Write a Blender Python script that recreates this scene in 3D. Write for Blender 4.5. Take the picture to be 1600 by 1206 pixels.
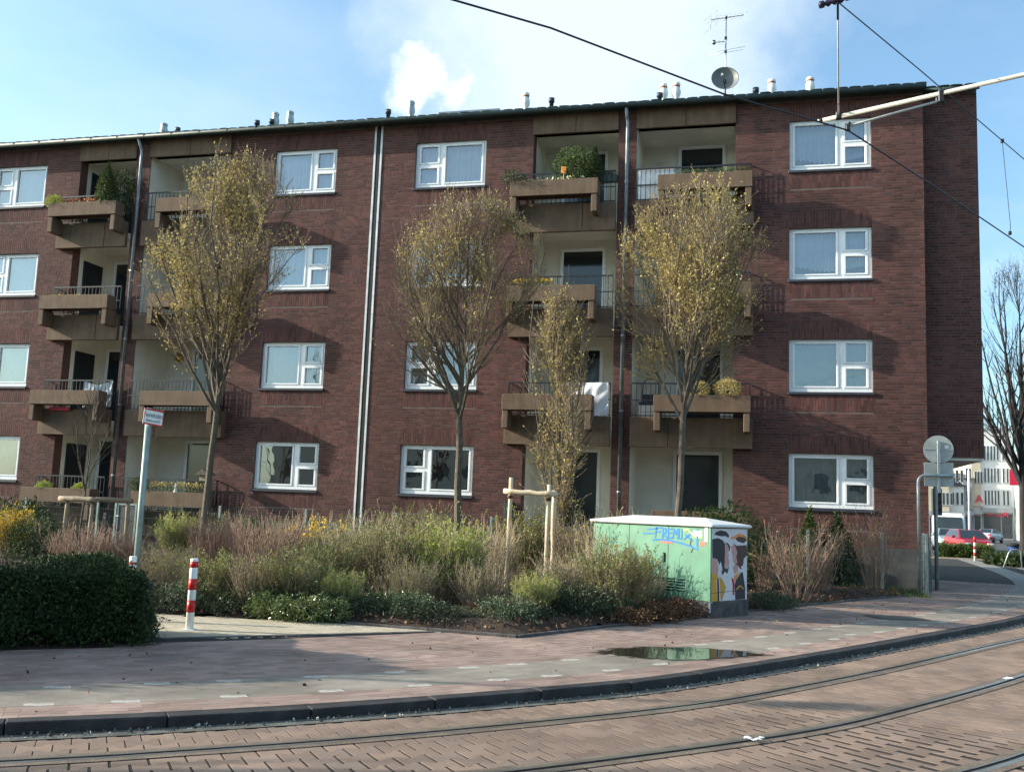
import bpy, math, random
import numpy as np
from math import radians, pi, sin, cos, tan
from mathutils import Vector, Matrix

for o in list(bpy.data.objects):
    bpy.data.objects.remove(o)
SC = bpy.context.scene
COL = SC.collection
random.seed(7)
RNG = np.random.default_rng(11)

# ------------------------------------------------------------------ camera
CF, CYAW, CPITCH, CROLL, CD, CZ = 1530.5, -.2517, .1247, .0381, 24.2564, 1.62
_cy, _sy = cos(CYAW), sin(CYAW)
_F = np.array([_sy*cos(CPITCH), _cy*cos(CPITCH), sin(CPITCH)])
_R0 = np.array([_cy, -_sy, 0.]); _U0 = np.cross(_R0, _F)
_R = cos(CROLL)*_R0 + sin(CROLL)*_U0
_U = -sin(CROLL)*_R0 + cos(CROLL)*_U0
_C = np.array([0, -CD, CZ])
cam_data = bpy.data.cameras.new('camera')
cam = bpy.data.objects.new('camera', cam_data); COL.objects.link(cam)
cam_data.sensor_width = 36; cam_data.lens = CF/1600*36
cam_data.clip_start = .05; cam_data.clip_end = 3000
cam.matrix_world = Matrix(((_R[0], _U[0], -_F[0], 0), (_R[1], _U[1], -_F[1], -CD), (_R[2], _U[2], -_F[2], CZ), (0, 0, 0, 1)))
SC.camera = cam

def ray(x, y): return _F + _R*(x-800)/CF + _U*(603-y)/CF
def G(x, y, z=.12):            # point on the level z seen at photo position x, y
    d = ray(x, y); t = (z-CZ)/d[2]; return _C + d*t
def W(x, y, Y):                # point on the upright plane Y seen at photo position x, y
    d = ray(x, y); t = (Y+CD)/d[1]; return _C + d*t
def DEPTH(p): return float((np.asarray(p, float)-_C) @ _F)
def PROJ(p):
    d = np.asarray(p, float)-_C; z = d @ _F
    return 800+CF*(d @ _R)/z, 603-CF*(d @ _U)/z, z

# ------------------------------------------------------------------ sky, sun, exposure
SUN_EL = radians(21.5)
SUN_TO = Vector((-.9796*cos(SUN_EL), -.201*cos(SUN_EL), sin(SUN_EL)))
world = bpy.data.worlds.new('World'); SC.world = world; world.use_nodes = True
SC.view_settings.view_transform = 'Standard'; SC.view_settings.look = 'None'
SC.view_settings.gamma = 1; SC.view_settings.use_curve_mapping = False
SC.view_settings.exposure = .85
def build_world():
    nt = world.node_tree; nt.nodes.clear(); N = nt.nodes.new; L = nt.links.new
    out = N('ShaderNodeOutputWorld'); bg = N('ShaderNodeBackground'); L(bg.outputs[0], out.inputs[0])
    bg.inputs[1].default_value = .12
    sky = N('ShaderNodeTexSky'); sky.sky_type = 'NISHITA'; sky.sun_disc = False
    sky.sun_elevation = SUN_EL; sky.sun_rotation = radians(258.4)
    sky.air_density = 1.0; sky.dust_density = 2.0; sky.ozone_density = 1.5
    tc = N('ShaderNodeTexCoord')
    sep = N('ShaderNodeSeparateXYZ'); L(tc.outputs['Generated'], sep.inputs[0])
    # project the direction on a cloud layer
    zc = N('ShaderNodeMath'); zc.operation = 'MAXIMUM'; zc.inputs[1].default_value = .06; L(sep.outputs[2], zc.inputs[0])
    dv = N('ShaderNodeVectorMath'); dv.operation = 'SCALE'
    inv = N('ShaderNodeMath'); inv.operation = 'DIVIDE'; inv.inputs[0].default_value = 1; L(zc.outputs[0], inv.inputs[1])
    L(tc.outputs['Generated'], dv.inputs[0]); L(inv.outputs[0], dv.inputs[3])
    n1 = N('ShaderNodeTexNoise'); n1.inputs['Scale'].default_value = .55; n1.inputs['Detail'].default_value = 7; n1.inputs['Roughness'].default_value = .55
    mp = N('ShaderNodeMapping'); mp.inputs['Location'].default_value = (3.2, 1.1, 0); L(dv.outputs[0], mp.inputs[0]); L(mp.outputs[0], n1.inputs['Vector'])
    r1 = N('ShaderNodeValToRGB'); L(n1.outputs[0], r1.inputs[0])
    r1.color_ramp.elements[0].position = .46; r1.color_ramp.elements[0].color = (.0, .0, .0, 1)
    r1.color_ramp.elements[1].position = .72; r1.color_ramp.elements[1].color = (1, 1, 1, 1)
    # one bright cumulus and a broad veil of thin cloud where the photograph has them
    def blob(px, py, r0, r1_, amp=.5, nsc=14):
        d = ray(px, py); d = d/np.linalg.norm(d)
        nz = N('ShaderNodeTexNoise'); nz.inputs['Scale'].default_value = nsc; nz.inputs['Detail'].default_value = 8; nz.inputs['Roughness'].default_value = .6
        L(tc.outputs['Generated'], nz.inputs['Vector'])
        dt = N('ShaderNodeVectorMath'); dt.operation = 'DISTANCE'; dt.inputs[1].default_value = tuple(d)
        L(tc.outputs['Generated'], dt.inputs[0])
        ad = N('ShaderNodeMath'); ad.operation = 'MULTIPLY_ADD'; ad.inputs[1].default_value = -amp*r1_; L(nz.outputs[0], ad.inputs[0]); L(dt.outputs['Value'], ad.inputs[2])
        if amp > 1: off_ = N('ShaderNodeMath'); off_.operation = 'ADD'; off_.inputs[1].default_value = .5*amp*r1_; L(ad.outputs[0], off_.inputs[0]); ad = off_
        mr = N('ShaderNodeMapRange'); mr.interpolation_type = 'SMOOTHSTEP'
        mr.inputs[1].default_value = r0; mr.inputs[2].default_value = r1_*.75; mr.inputs[3].default_value = 1; mr.inputs[4].default_value = 0
        L(ad.outputs[0], mr.inputs[0]); return mr.outputs[0]
    def mx(a, b, op='MAXIMUM'):
        m = N('ShaderNodeMath'); m.operation = op; m.use_clamp = True
        if op == 'MULTIPLY_ADD': m.inputs[2].default_value = .06
        for i, q in enumerate((a, b)):
            if isinstance(q, (int, float)): m.inputs[i].default_value = q
            else: L(q, m.inputs[i])
        return m.outputs[0]
    veil = blob(920, -10, .0, .29)
    cum = mx(mx(blob(672, 110, .0, .064, 1.4, 26), blob(640, 142, .0, .046, 1.4, 26)), blob(712, 150, .0, .05, 1.4, 26))
    dens = mx(mx(mx(r1.outputs[0], .30, 'MULTIPLY_ADD'), mx(veil, .7, 'MULTIPLY')), cum)
    mix = N('ShaderNodeMixRGB'); mix.inputs[2].default_value = (5.6, 6.1, 6.4, 1)
    br = N('ShaderNodeMixRGB'); br.blend_type = 'MULTIPLY'; br.inputs[0].default_value = 1; br.inputs[2].default_value = (1.02, 1.35, 1.42, 1)
    L(sky.outputs[0], br.inputs[1])
    L(dens, mix.inputs[0]); L(br.outputs[0], mix.inputs[1]); L(mix.outputs[0], bg.inputs[0])
build_world()
sun_data = bpy.data.lights.new('sun', 'SUN'); sun_data.energy = 5.0; sun_data.angle = radians(.55); sun_data.color = (1, .91, .77)
sun = bpy.data.objects.new('sun', sun_data); COL.objects.link(sun)
sun.rotation_euler = SUN_TO.to_track_quat('Z', 'Y').to_euler(); sun.location = (-20, -10, 30)

# ------------------------------------------------------------------ materials
MATS = {}
def _new(name):
    m = bpy.data.materials.new(name); m.use_nodes = True
    nt = m.node_tree; nt.nodes.clear()
    out = nt.nodes.new('ShaderNodeOutputMaterial'); b = nt.nodes.new('ShaderNodeBsdfPrincipled')
    nt.links.new(b.outputs[0], out.inputs[0]); MATS[name] = m
    return m, nt, b, out
def mat(name, col, rough=.7, var=.12, scale=8., metal=0., bump=0., bscale=60., spec=.4, col2=None, coord='Object'):
    m, nt, b, out = _new(name); N = nt.nodes.new; L = nt.links.new
    b.inputs['Roughness'].default_value = rough; b.inputs['Metallic'].default_value = metal
    b.inputs['Specular IOR Level'].default_value = spec
    tc = N('ShaderNodeTexCoord')
    n = N('ShaderNodeTexNoise'); n.inputs['Scale'].default_value = scale; n.inputs['Detail'].default_value = 6; n.inputs['Roughness'].default_value = .6
    L(tc.outputs[coord], n.inputs['Vector'])
    r = N('ShaderNodeValToRGB'); L(n.outputs[0], r.inputs[0])
    c2 = col2 or tuple(min(1, c*(1+var*2)) for c in col)
    c1 = tuple(c*(1-var*2) for c in col)
    r.color_ramp.elements[0].position = .3; r.color_ramp.elements[0].color = (*(col if col2 else c1), 1)
    r.color_ramp.elements[1].position = .7; r.color_ramp.elements[1].color = (*c2, 1)
    L(r.outputs[0], b.inputs['Base Color'])
    if bump:
        n2 = N('ShaderNodeTexNoise'); n2.inputs['Scale'].default_value = bscale; n2.inputs['Detail'].default_value = 5
        L(tc.outputs[coord], n2.inputs['Vector'])
        bp = N('ShaderNodeBump'); bp.inputs['Strength'].default_value = bump; bp.inputs['Distance'].default_value = .02
        L(n2.outputs[0], bp.inputs['Height']); L(bp.outputs[0], b.inputs['Normal'])
    return m
def piece_mat(name, stops, rough=.85, bump=.3, bscale=90., stain=.25, sscale=1.2, trans=0., spec=.3, objvar=0., streak=0.):
    """colour per separate piece (island of a joined mesh, or object)"""
    m, nt, b, out = _new(name); N = nt.nodes.new; L = nt.links.new
    b.inputs['Roughness'].default_value = rough; b.inputs['Specular IOR Level'].default_value = spec
    g = N('ShaderNodeNewGeometry'); oi = N('ShaderNodeObjectInfo'); tc = N('ShaderNodeTexCoord')
    a = N('ShaderNodeMath'); a.operation = 'ADD'; L(g.outputs['Random Per Island'], a.inputs[0]); L(oi.outputs['Random'], a.inputs[1])
    f = N('ShaderNodeMath'); f.operation = 'FRACT'; L(a.outputs[0], f.inputs[0])
    r = N('ShaderNodeValToRGB'); L(f.outputs[0], r.inputs[0])
    e = r.color_ramp.elements
    while len(e) < len(stops): e.new(.5)
    for i, (p, c) in enumerate(stops): e[i].position = p; e[i].color = (*c, 1)
    n = N('ShaderNodeTexNoise'); n.inputs['Scale'].default_value = sscale; n.inputs['Detail'].default_value = 8; n.inputs['Roughness'].default_value = .65
    L(g.outputs['Position'], n.inputs['Vector'])
    mr = N('ShaderNodeMapRange'); mr.inputs[1].default_value = .3; mr.inputs[2].default_value = .7; mr.inputs[3].default_value = 1-stain; mr.inputs[4].default_value = 1+stain
    L(n.outputs[0], mr.inputs[0])
    mu = N('ShaderNodeVectorMath'); mu.operation = 'SCALE'; L(r.outputs[0], mu.inputs[0]); L(mr.outputs[0], mu.inputs[3])
    if streak:      # rain streaks down the wall
        mp = N('ShaderNodeMapping'); mp.inputs['Scale'].default_value = (1.7, 1.7, .13); L(g.outputs['Position'], mp.inputs[0])
        n4 = N('ShaderNodeTexNoise'); n4.inputs['Scale'].default_value = 1.; n4.inputs['Detail'].default_value = 7; n4.inputs['Roughness'].default_value = .6; L(mp.outputs[0], n4.inputs['Vector'])
        m4 = N('ShaderNodeMapRange'); m4.inputs[1].default_value = .35; m4.inputs[2].default_value = .65; m4.inputs[3].default_value = 1-streak; m4.inputs[4].default_value = 1+streak*.7; L(n4.outputs[0], m4.inputs[0])
        m5 = N('ShaderNodeVectorMath'); m5.operation = 'SCALE'; L(mu.outputs[0], m5.inputs[0]); L(m4.outputs[0], m5.inputs[3]); mu = m5
    if objvar:
        mo = N('ShaderNodeMapRange'); mo.inputs[3].default_value = 1-objvar; mo.inputs[4].default_value = 1+objvar; L(oi.outputs['Random'], mo.inputs[0])
        m3 = N('ShaderNodeVectorMath'); m3.operation = 'SCALE'; L(mu.outputs[0], m3.inputs[0]); L(mo.outputs[0], m3.inputs[3]); mu = m3
    L(mu.outputs[0], b.inputs['Base Color'])
    if bump:
        n2 = N('ShaderNodeTexNoise'); n2.inputs['Scale'].default_value = bscale; n2.inputs['Detail'].default_value = 4
        L(g.outputs['Position'], n2.inputs['Vector'])
        bp = N('ShaderNodeBump'); bp.inputs['Strength'].default_value = bump; bp.inputs['Distance'].default_value = .01
        L(n2.outputs[0], bp.inputs['Height']); L(bp.outputs[0], b.inputs['Normal'])
    if trans:
        t = N('ShaderNodeBsdfTranslucent'); L(mu.outputs[0], t.inputs[0])
        ms = N('ShaderNodeMixShader'); ms.inputs[0].default_value = trans
        L(b.outputs[0], ms.inputs[1]); L(t.outputs[0], ms.inputs[2]); L(ms.outputs[0], out.inputs[0])
    return m
def glass_mat(name, tint=(.80, .86, .88), refl=.16, rough=.01):
    m, nt, b, out = _new(name); N = nt.nodes.new; L = nt.links.new
    nt.nodes.remove(b)
    t = N('ShaderNodeBsdfTransparent'); t.inputs[0].default_value = (*tint, 1)
    gl = N('ShaderNodeBsdfGlossy'); gl.inputs['Roughness'].default_value = rough; gl.inputs[0].default_value = (.92, .97, 1, 1)
    fr = N('ShaderNodeFresnel'); fr.inputs[0].default_value = 1.5
    ma = N('ShaderNodeMath'); ma.operation = 'MULTIPLY_ADD'; ma.use_clamp = True; ma.inputs[1].default_value = 1.6; ma.inputs[2].default_value = refl-.04; L(fr.outputs[0], ma.inputs[0])
    # old panes are never quite flat
    tc = N('ShaderNodeTexCoord'); n = N('ShaderNodeTexNoise'); n.inputs['Scale'].default_value = 1.6; L(tc.outputs['Object'], n.inputs['Vector'])
    bp = N('ShaderNodeBump'); bp.inputs['Strength'].default_value = .12; bp.inputs['Distance'].default_value = .03; L(n.outputs[0], bp.inputs['Height']); L(bp.outputs[0], gl.inputs['Normal'])
    ms = N('ShaderNodeMixShader'); L(ma.outputs[0], ms.inputs[0]); L(t.outputs[0], ms.inputs[1]); L(gl.outputs[0], ms.inputs[2]); L(ms.outputs[0], out.inputs[0])
    return m

BR = ((.0, (.071, .031, .028)), (.3, (.097, .040, .034)), (.6, (.118, .048, .041)), (.85, (.142, .059, .050)), (1., (.086, .046, .046)))
M_brick = piece_mat('brick_red', BR, .85, .15, 150., .25, .5, streak=.2)
M_mortar = mat('mortar', (.13, .10, .088), .95, .15, 5., bump=.3)
M_plinth = mat('plinth_render', (.085, .085, .08), .9, .18, 2.5, bump=.3)
M_cream = mat('cream_render', (.72, .69, .60), .9, .05, 2., bump=.15, bscale=140.)
def concrete_streaked(name, col):
    m = mat(name, col, .85, .1, 3., bump=.25, bscale=120.)
    nt = m.node_tree; N = nt.nodes.new; L = nt.links.new
    b = [n for n in nt.nodes if n.type == 'BSDF_PRINCIPLED'][0]; src = b.inputs['Base Color'].links[0].from_socket
    tc = N('ShaderNodeTexCoord'); mp = N('ShaderNodeMapping'); mp.inputs['Scale'].default_value = (11, 11, .8); L(tc.outputs['Object'], mp.inputs[0])
    n = N('ShaderNodeTexNoise'); n.inputs['Scale'].default_value = 1.; n.inputs['Detail'].default_value = 6; L(mp.outputs[0], n.inputs['Vector'])
    mr = N('ShaderNodeMapRange'); mr.inputs[1].default_value = .35; mr.inputs[2].default_value = .7; mr.inputs[3].default_value = 1.06; mr.inputs[4].default_value = .80; L(n.outputs[0], mr.inputs[0])
    mu = N('ShaderNodeVectorMath'); mu.operation = 'SCALE'; L(src, mu.inputs[0]); L(mr.outputs[0], mu.inputs[3]); L(mu.outputs[0], b.inputs['Base Color'])
    return m
M_brown = concrete_streaked('brown_concrete', (.150, .100, .066))
M_white = mat('white_frame', (.84, .85, .86), .35, .03, 3.)
M_sill = mat('slate_sill', (.045, .05, .065), .5, .1, 6.)
M_black = mat('black_rubber', (.012, .014, .018), .6, .1, 6.)
M_zinc = mat('zinc', (.20, .225, .25), .42, .15, 5., metal=.7)
M_gutter = mat('green_gutter', (.035, .052, .046), .5, .15, 4.)
M_tile = piece_mat('roof_tile_green', ((0, (.03, .06, .05)), (1, (.05, .085, .075))), .6, .2, 60.)
M_rail = mat('railing_paint', (.014, .018, .024), .5, .1, 9.)
M_glass = glass_mat('window_glass', refl=.24)
M_glassd = glass_mat('door_glass', (.7, .75, .78), .10)
M_curtain = mat('net_curtain', (.72, .75, .78), .9, .05, 3.)
M_curtain2 = mat('grey_curtain', (.36, .38, .38), .9, .08, 3.)
M_dark = mat('dark_room', (.03, .03, .032), .9, .1, 2.)
M_room = mat('room_wall', (.22, .21, .2), .9, .1, 1.)
M_paver = piece_mat('road_paver', ((0, (.175, .122, .093)), (.4, (.215, .151, .114)), (.75, (.255, .179, .134)), (1, (.19, .14, .112))), .85, .35, 160., .28, .9)
M_redpav = piece_mat('red_paver', ((0, (.225, .158, .13)), (.5, (.28, .196, .160)), (.85, (.315, .228, .187)), (1, (.25, .195, .167))), .85, .4, 170., .32, 1.1)
M_beige = piece_mat('beige_paver', ((0, (.37, .315, .23)), (.5, (.42, .36, .265)), (1, (.46, .40, .30))), .85, .4, 170., .15, 1.4)
M_greypav = piece_mat('grey_paver', ((0, (.215, .190, .155)), (.5, (.237, .208, .172)), (1, (.258, .228, .19))), .85, .4, 190., .3, .9)
M_sand = mat('joint_sand', (.026, .021, .018), .95, .2, 20., bump=.4)
M_whpav = mat('white_paver', (.38, .355, .31), .8, .25, 14., bump=.3)
M_kerb = mat('basalt_kerb', (.030, .028, .029), .75, .3, 5., bump=.5, bscale=80.)
M_gut = mat('gutter_concrete', (.10, .102, .09), .9, .2, 5., bump=.4)
M_steel = mat('rail_steel', (.36, .33, .29), .33, .2, 4., metal=.85, col2=(.5, .47, .42))
M_rust = mat('rail_web', (.06, .04, .028), .7, .3, 9.)
M_asphalt = mat('asphalt', (.06, .06, .062), .9, .2, 3., bump=.5, bscale=150.)
M_soil = mat('soil', (.02, .013, .009), .95, .3, 12., bump=1., bscale=35., col2=(.062, .036, .022))
M_grassg = mat('lawn_ground', (.035, .055, .016), .95, .3, 5., bump=.6, bscale=60.)
M_bark = mat('bark', (.075, .06, .045), .9, .25, 14., bump=.6, bscale=60., col2=(.16, .135, .105))
M_twig = mat('twig', (.17, .125, .085), .9, .2, 6., col2=(.26, .20, .135))
M_twigred = mat('twig_red', (.19, .115, .085), .9, .2, 5., col2=(.29, .20, .145))
M_twiggrey = mat('twig_tan', (.27, .205, .135), .9, .2, 5., col2=(.38, .31, .22))
M_twigdark = mat('twig_dark', (.03, .027, .027), .9, .2, 5.)
M_budleaf = piece_mat('bud_leaf', ((0, (.34, .27, .09)), (.35, (.48, .40, .13)), (.7, (.58, .48, .19)), (1, (.33, .22, .10))), .6, 0, stain=.1, trans=.3)
M_fresh = piece_mat('fresh_leaf', ((0, (.22, .29, .05)), (.4, (.33, .41, .07)), (.8, (.42, .47, .10)), (1, (.30, .25, .06))), .55, 0, stain=.1, trans=.3)
M_dull = piece_mat('dull_leaf', ((0, (.16, .205, .055)), (.5, (.24, .28, .08)), (1, (.25, .20, .08))), .6, 0, stain=.2, trans=.25, objvar=.2)
M_yew = piece_mat('yew_leaf', ((0, (.016, .034, .012)), (.5, (.036, .064, .021)), (.9, (.075, .11, .034)), (1, (.13, .13, .045))), .6, 0, stain=.3, sscale=4., trans=.15, spec=.25)
M_gloss = piece_mat('glossy_leaf', ((0, (.07, .11, .03)), (.5, (.13, .17, .05)), (1, (.19, .21, .07))), .28, 0, stain=.1, trans=.12, spec=.6)
M_blueg = piece_mat('blue_green_leaf', ((0, (.03, .05, .026)), (.5, (.06, .088, .046)), (1, (.115, .125, .062))), .5, 0, stain=.3, sscale=3., trans=.12, objvar=.5)
M_conif = piece_mat('conifer_leaf', ((0, (.03, .055, .015)), (.6, (.07, .11, .025)), (1, (.13, .16, .035))), .6, 0, stain=.1, trans=.15)
M_yellow = piece_mat('yellow_flower', ((0, (.55, .36, .02)), (1, (.72, .52, .04))), .6, 0, stain=.05, trans=.3)
M_litter = piece_mat('leaf_litter', ((0, (.05, .026, .014)), (.4, (.10, .05, .026)), (.8, (.17, .095, .05)), (1, (.26, .18, .11))), .9, 0, stain=.2)
M_grass = piece_mat('grass_blade', ((0, (.05, .085, .02)), (1, (.11, .15, .035))), .7, 0, stain=.2, trans=.25)
M_wood = mat('peeled_wood', (.47, .36, .23), .8, .15, 10., bump=.3, col2=(.66, .55, .40))
M_woodold = mat('weathered_wood', (.22, .17, .12), .85, .2, 10., bump=.3, col2=(.36, .29, .21))
M_red = mat('red_paint', (.52, .018, .018), .4, .08, 5.)
M_whp = mat('white_paint', (.78, .79, .78), .4, .04, 5.)
M_galv = mat('galvanised', (.38, .42, .43), .45, .12, 6., metal=.55)
M_signback = mat('sign_back', (.36, .39, .37), .5, .1, 4., metal=.2)
M_ink = mat('black_ink', (.015, .015, .018), .6, .05, 5.)
M_mint = mat('mint_paint', (.115, .26, .172), .45, .09, 3.)
M_lid = mat('lid_white', (.76, .77, .76), .45, .04, 2.)
M_conc = mat('dark_concrete', (.075, .068, .066), .9, .25, 6., bump=.6, bscale=40.)
M_blue = mat('graffiti_blue', (.012, .17, .48), .6, .12, 30.)
M_salmon = mat('graffiti_red', (.62, .16, .11), .6, .15, 30.)
M_olive = mat('graffiti_olive', (.33, .44, .22), .6, .1, 20.)
M_panel = mat('mural_ground', (.60, .60, .62), .6, .05, 4.)
M_mhair = mat('mural_dark', (.018, .014, .024), .55, .1, 9.)
M_mbrown = mat('mural_brown', (.06, .025, .018), .55, .1, 9.)
M_mpink = mat('mural_pink', (.50, .27, .25), .6, .06, 9.)
M_mgold = mat('mural_gold', (.55, .29, .03), .6, .08, 9.)
M_morange = mat('mural_orange', (.68, .25, .05), .6, .08, 9.)
M_mred = mat('mural_red', (.42, .015, .04), .6, .08, 9.)
M_tube = mat('cantilever_tube', (.50, .50, .44), .5, .12, 6.)
M_wire = mat('overhead_wire', (.018, .018, .022), .5, .1, 4.)
M_insul = mat('insulator', (.03, .02, .05), .4, .1, 4.)
M_dish = mat('dish_grey', (.17, .175, .17), .5, .05, 4.)
M_terra = mat('terracotta', (.30, .11, .055), .8, .1, 8.)
M_cloth = mat('white_cloth', (.74, .74, .76), .8, .04, 4., bump=.2, bscale=10.)
M_clothblue = mat('blue_white_cloth', (.55, .62, .70), .8, .1, 14., col2=(.75, .77, .79))
M_carred = mat('car_red', (.30, .012, .02), .25, .05, 3., spec=.6)
M_carsil = mat('car_silver', (.42, .46, .50), .28, .05, 3., metal=.4)
M_carwh = mat('van_white', (.74, .76, .78), .3, .04, 3.)
M_tyre = mat('tyre', (.015, .015, .016), .8, .1, 8.)
M_carglass = mat('car_glass', (.02, .028, .032), .08, .1, 2., spec=.8)
M_lamp = mat('headlamp', (.65, .66, .64), .15, .05, 5.)
M_houseW = mat('white_render', (.72, .71, .68), .85, .04, 2.)
M_houseT = mat('tan_render', (.52, .45, .34), .85, .06, 2.)
M_houseG = mat('grey_render', (.30, .31, .33), .85, .06, 2.)
M_winfar = mat('far_window_glass', (.035, .045, .055), .12, .2, 1., spec=.7)
M_signred = mat('sign_red', (.62, .02, .06), .5, .05, 4.)
M_slate = mat('slate_roof', (.055, .055, .065), .7, .2, 3.)
M_binblue = mat('bin_blue', (.02, .05, .17), .5, .1, 4.)
M_pole = mat('green_post', (.24, .30, .29), .5, .12, 6., metal=.2)
M_terracloth = mat('dark_plastic', (.03, .032, .036), .5, .1, 5.)

# ------------------------------------------------------------------ helpers
def tag(o, label=None, cat=None, group=None, kind=None):
    if label: o['label'] = label
    if cat: o['category'] = cat
    if group: o['group'] = group
    if kind: o['kind'] = kind
    return o
def empty(name, loc=(0, 0, 0), rz=0.):
    o = bpy.data.objects.new(name, None); COL.objects.link(o); o.location = loc; o.rotation_euler = (0, 0, rz); o.empty_display_size = .2
    return o
def link(name, me, parent=None, loc=None):
    o = bpy.data.objects.new(name, me); COL.objects.link(o)
    if parent is not None: o.parent = parent
    if loc is not None: o.location = loc
    return o
def copy_tree(o, parent=None):
    c = o.copy(); COL.objects.link(c)
    if parent is not None: c.parent = parent
    for ch in list(o.children): copy_tree(ch, c)
    return c
def npmesh(name, V, faces, mats, midx=None, smooth=False):
    """faces: list of (array n x k) blocks"""
    me = bpy.data.meshes.new(name)
    V = np.asarray(V, np.float32)
    me.vertices.add(len(V)); me.vertices.foreach_set('co', V.ravel())
    loops = np.concatenate([f.ravel() for f in faces]).astype(np.int32)
    cnt = np.concatenate([np.full(len(f), f.shape[1], np.int32) for f in faces])
    st = np.concatenate([[0], np.cumsum(cnt)[:-1]]).astype(np.int32)
    me.loops.add(len(loops)); me.loops.foreach_set('vertex_index', loops)
    me.polygons.add(len(cnt)); me.polygons.foreach_set('loop_start', st); me.polygons.foreach_set('loop_total', cnt)
    for m in mats: me.materials.append(m)
    if midx is not None: me.polygons.foreach_set('material_index', np.asarray(midx, np.int32))
    me.polygons.foreach_set('use_smooth', np.full(len(cnt), bool(smooth)))
    me.update(calc_edges=True); me.validate()
    return me
BOXF = [(0, 3, 2, 1), (4, 5, 6, 7), (0, 1, 5, 4), (1, 2, 6, 5), (2, 3, 7, 6), (3, 0, 4, 7)]
class MB:
    def __init__(s): s.v = []; s.f = []; s.m = []; s.s = []
    def add(s, vs, fs, mi=0, smooth=False, M=None):
        b = len(s.v)
        for p in vs:
            p = Vector(p)
            s.v.append(M @ p if M is not None else p)
        for f in fs: s.f.append([b+i for i in f]); s.m.append(mi); s.s.append(smooth)
        return s
    def box(s, x0, x1, y0, y1, z0, z1, mi=0, M=None):
        return s.add([(x0, y0, z0), (x1, y0, z0), (x1, y1, z0), (x0, y1, z0), (x0, y0, z1), (x1, y0, z1), (x1, y1, z1), (x0, y1, z1)], BOXF, mi, False, M)
    def bbox(s, x0, x1, y0, y1, z0, z1, c=.01, mi=0, M=None):   # box with chamfered edges
        X = (x0, x1); Y = (y0, y1); Z = (z0, z1); V = []; idx = {}
        for i in (0, 1):
            for j in (0, 1):
                for k in (0, 1):
                    dx, dy, dz = (c if i == 0 else -c), (c if j == 0 else -c), (c if k == 0 else -c)
                    for a, p in enumerate(((X[i], Y[j]+dy, Z[k]+dz), (X[i]+dx, Y[j], Z[k]+dz), (X[i]+dx, Y[j]+dy, Z[k]))):
                        idx[i, j, k, a] = len(V); V.append(p)
        F = []
        def q(*l): F.append([idx[t] for t in l])
        for i in (0, 1):
            l = [(i, 0, 0, 0), (i, 1, 0, 0), (i, 1, 1, 0), (i, 0, 1, 0)]; q(*(l if i else l[::-1]))
            l = [(0, i, 0, 1), (1, i, 0, 1), (1, i, 1, 1), (0, i, 1, 1)]; q(*(l[::-1] if i else l))
            l = [(0, 0, i, 2), (1, 0, i, 2), (1, 1, i, 2), (0, 1, i, 2)]; q(*(l if i else l[::-1]))
        for i in (0, 1):
            for j in (0, 1):
                l = [(i, j, 0, 0), (i, j, 0, 1), (i, j, 1, 1), (i, j, 1, 0)]; q(*(l if i != j else l[::-1]))
                l = [(i, 0, j, 0), (i, 1, j, 0), (i, 1, j, 2), (i, 0, j, 2)]; q(*(l if i != j else l[::-1])) if False else q(*l)
                l = [(0, i, j, 1), (1, i, j, 1), (1, i, j, 2), (0, i, j, 2)]; q(*l)
                for k in (0, 1):
                    l = [(i, j, k, 0), (i, j, k, 1), (i, j, k, 2)]; q(*l)
        return s.add(V, F, mi, False, M)
    def tube(s, pts, r, n=8, mi=0, cap=True, smooth=True, M=None):
        pts = [Vector(p) for p in pts]
        rs = r if isinstance(r, (list, tuple)) else [r]*len(pts)
        V = []; F = []; up = None
        for i, p in enumerate(pts):
            d = (pts[min(i+1, len(pts)-1)]-pts[max(i-1, 0)]).normalized()
            if up is None:
                up = Vector((0, 0, 1)) if abs(d.z) < .9 else Vector((1, 0, 0))
            a = d.cross(up).normalized(); b = a.cross(d).normalized(); up = b
            for k in range(n):
                t = 2*pi*k/n; V.append(p+(a*cos(t)+b*sin(t))*rs[i])
        for i in range(len(pts)-1):
            for k in range(n):
                F.append((i*n+k, i*n+(k+1) % n, (i+1)*n+(k+1) % n, (i+1)*n+k))
        s.add(V, F, mi, smooth, M)
        if cap:
            b = len(s.v)-len(V)
            s.f.append([b+k for k in range(n)][::-1]); s.m.append(mi); s.s.append(False)
            s.f.append([b+(len(pts)-1)*n+k for k in range(n)]); s.m.append(mi); s.s.append(False)
        return s
    def lathe(s, prof, n=12, mi=0, M=None, smooth=True):
        V = []; F = []
        for r, z in prof:
            for k in range(n): t = 2*pi*k/n; V.append((r*cos(t), r*sin(t), z))
        for i in range(len(prof)-1):
            for k in range(n): F.append((i*n+k, i*n+(k+1) % n, (i+1)*n+(k+1) % n, (i+1)*n+k))
        s.add(V, F, mi, smooth, M)
        b = len(s.v)-len(V)
        s.f.append([b+k for k in range(n)][::-1]); s.m.append(mi); s.s.append(False)
        s.f.append([b+(len(prof)-1)*n+k for k in range(n)]); s.m.append(mi); s.s.append(False)
        return s
    def prism(s, poly, z0, z1, mi=0, M=None):   # polygon in xy extruded in z
        n = len(poly)
        V = [(x, y, z0) for x, y in poly]+[(x, y, z1) for x, y in poly]
        F = [list(range(n))[::-1], list(range(n, 2*n))]+[(i, (i+1) % n, n+(i+1) % n, n+i) for i in range(n)]
        return s.add(V, F, mi, False, M)
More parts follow.
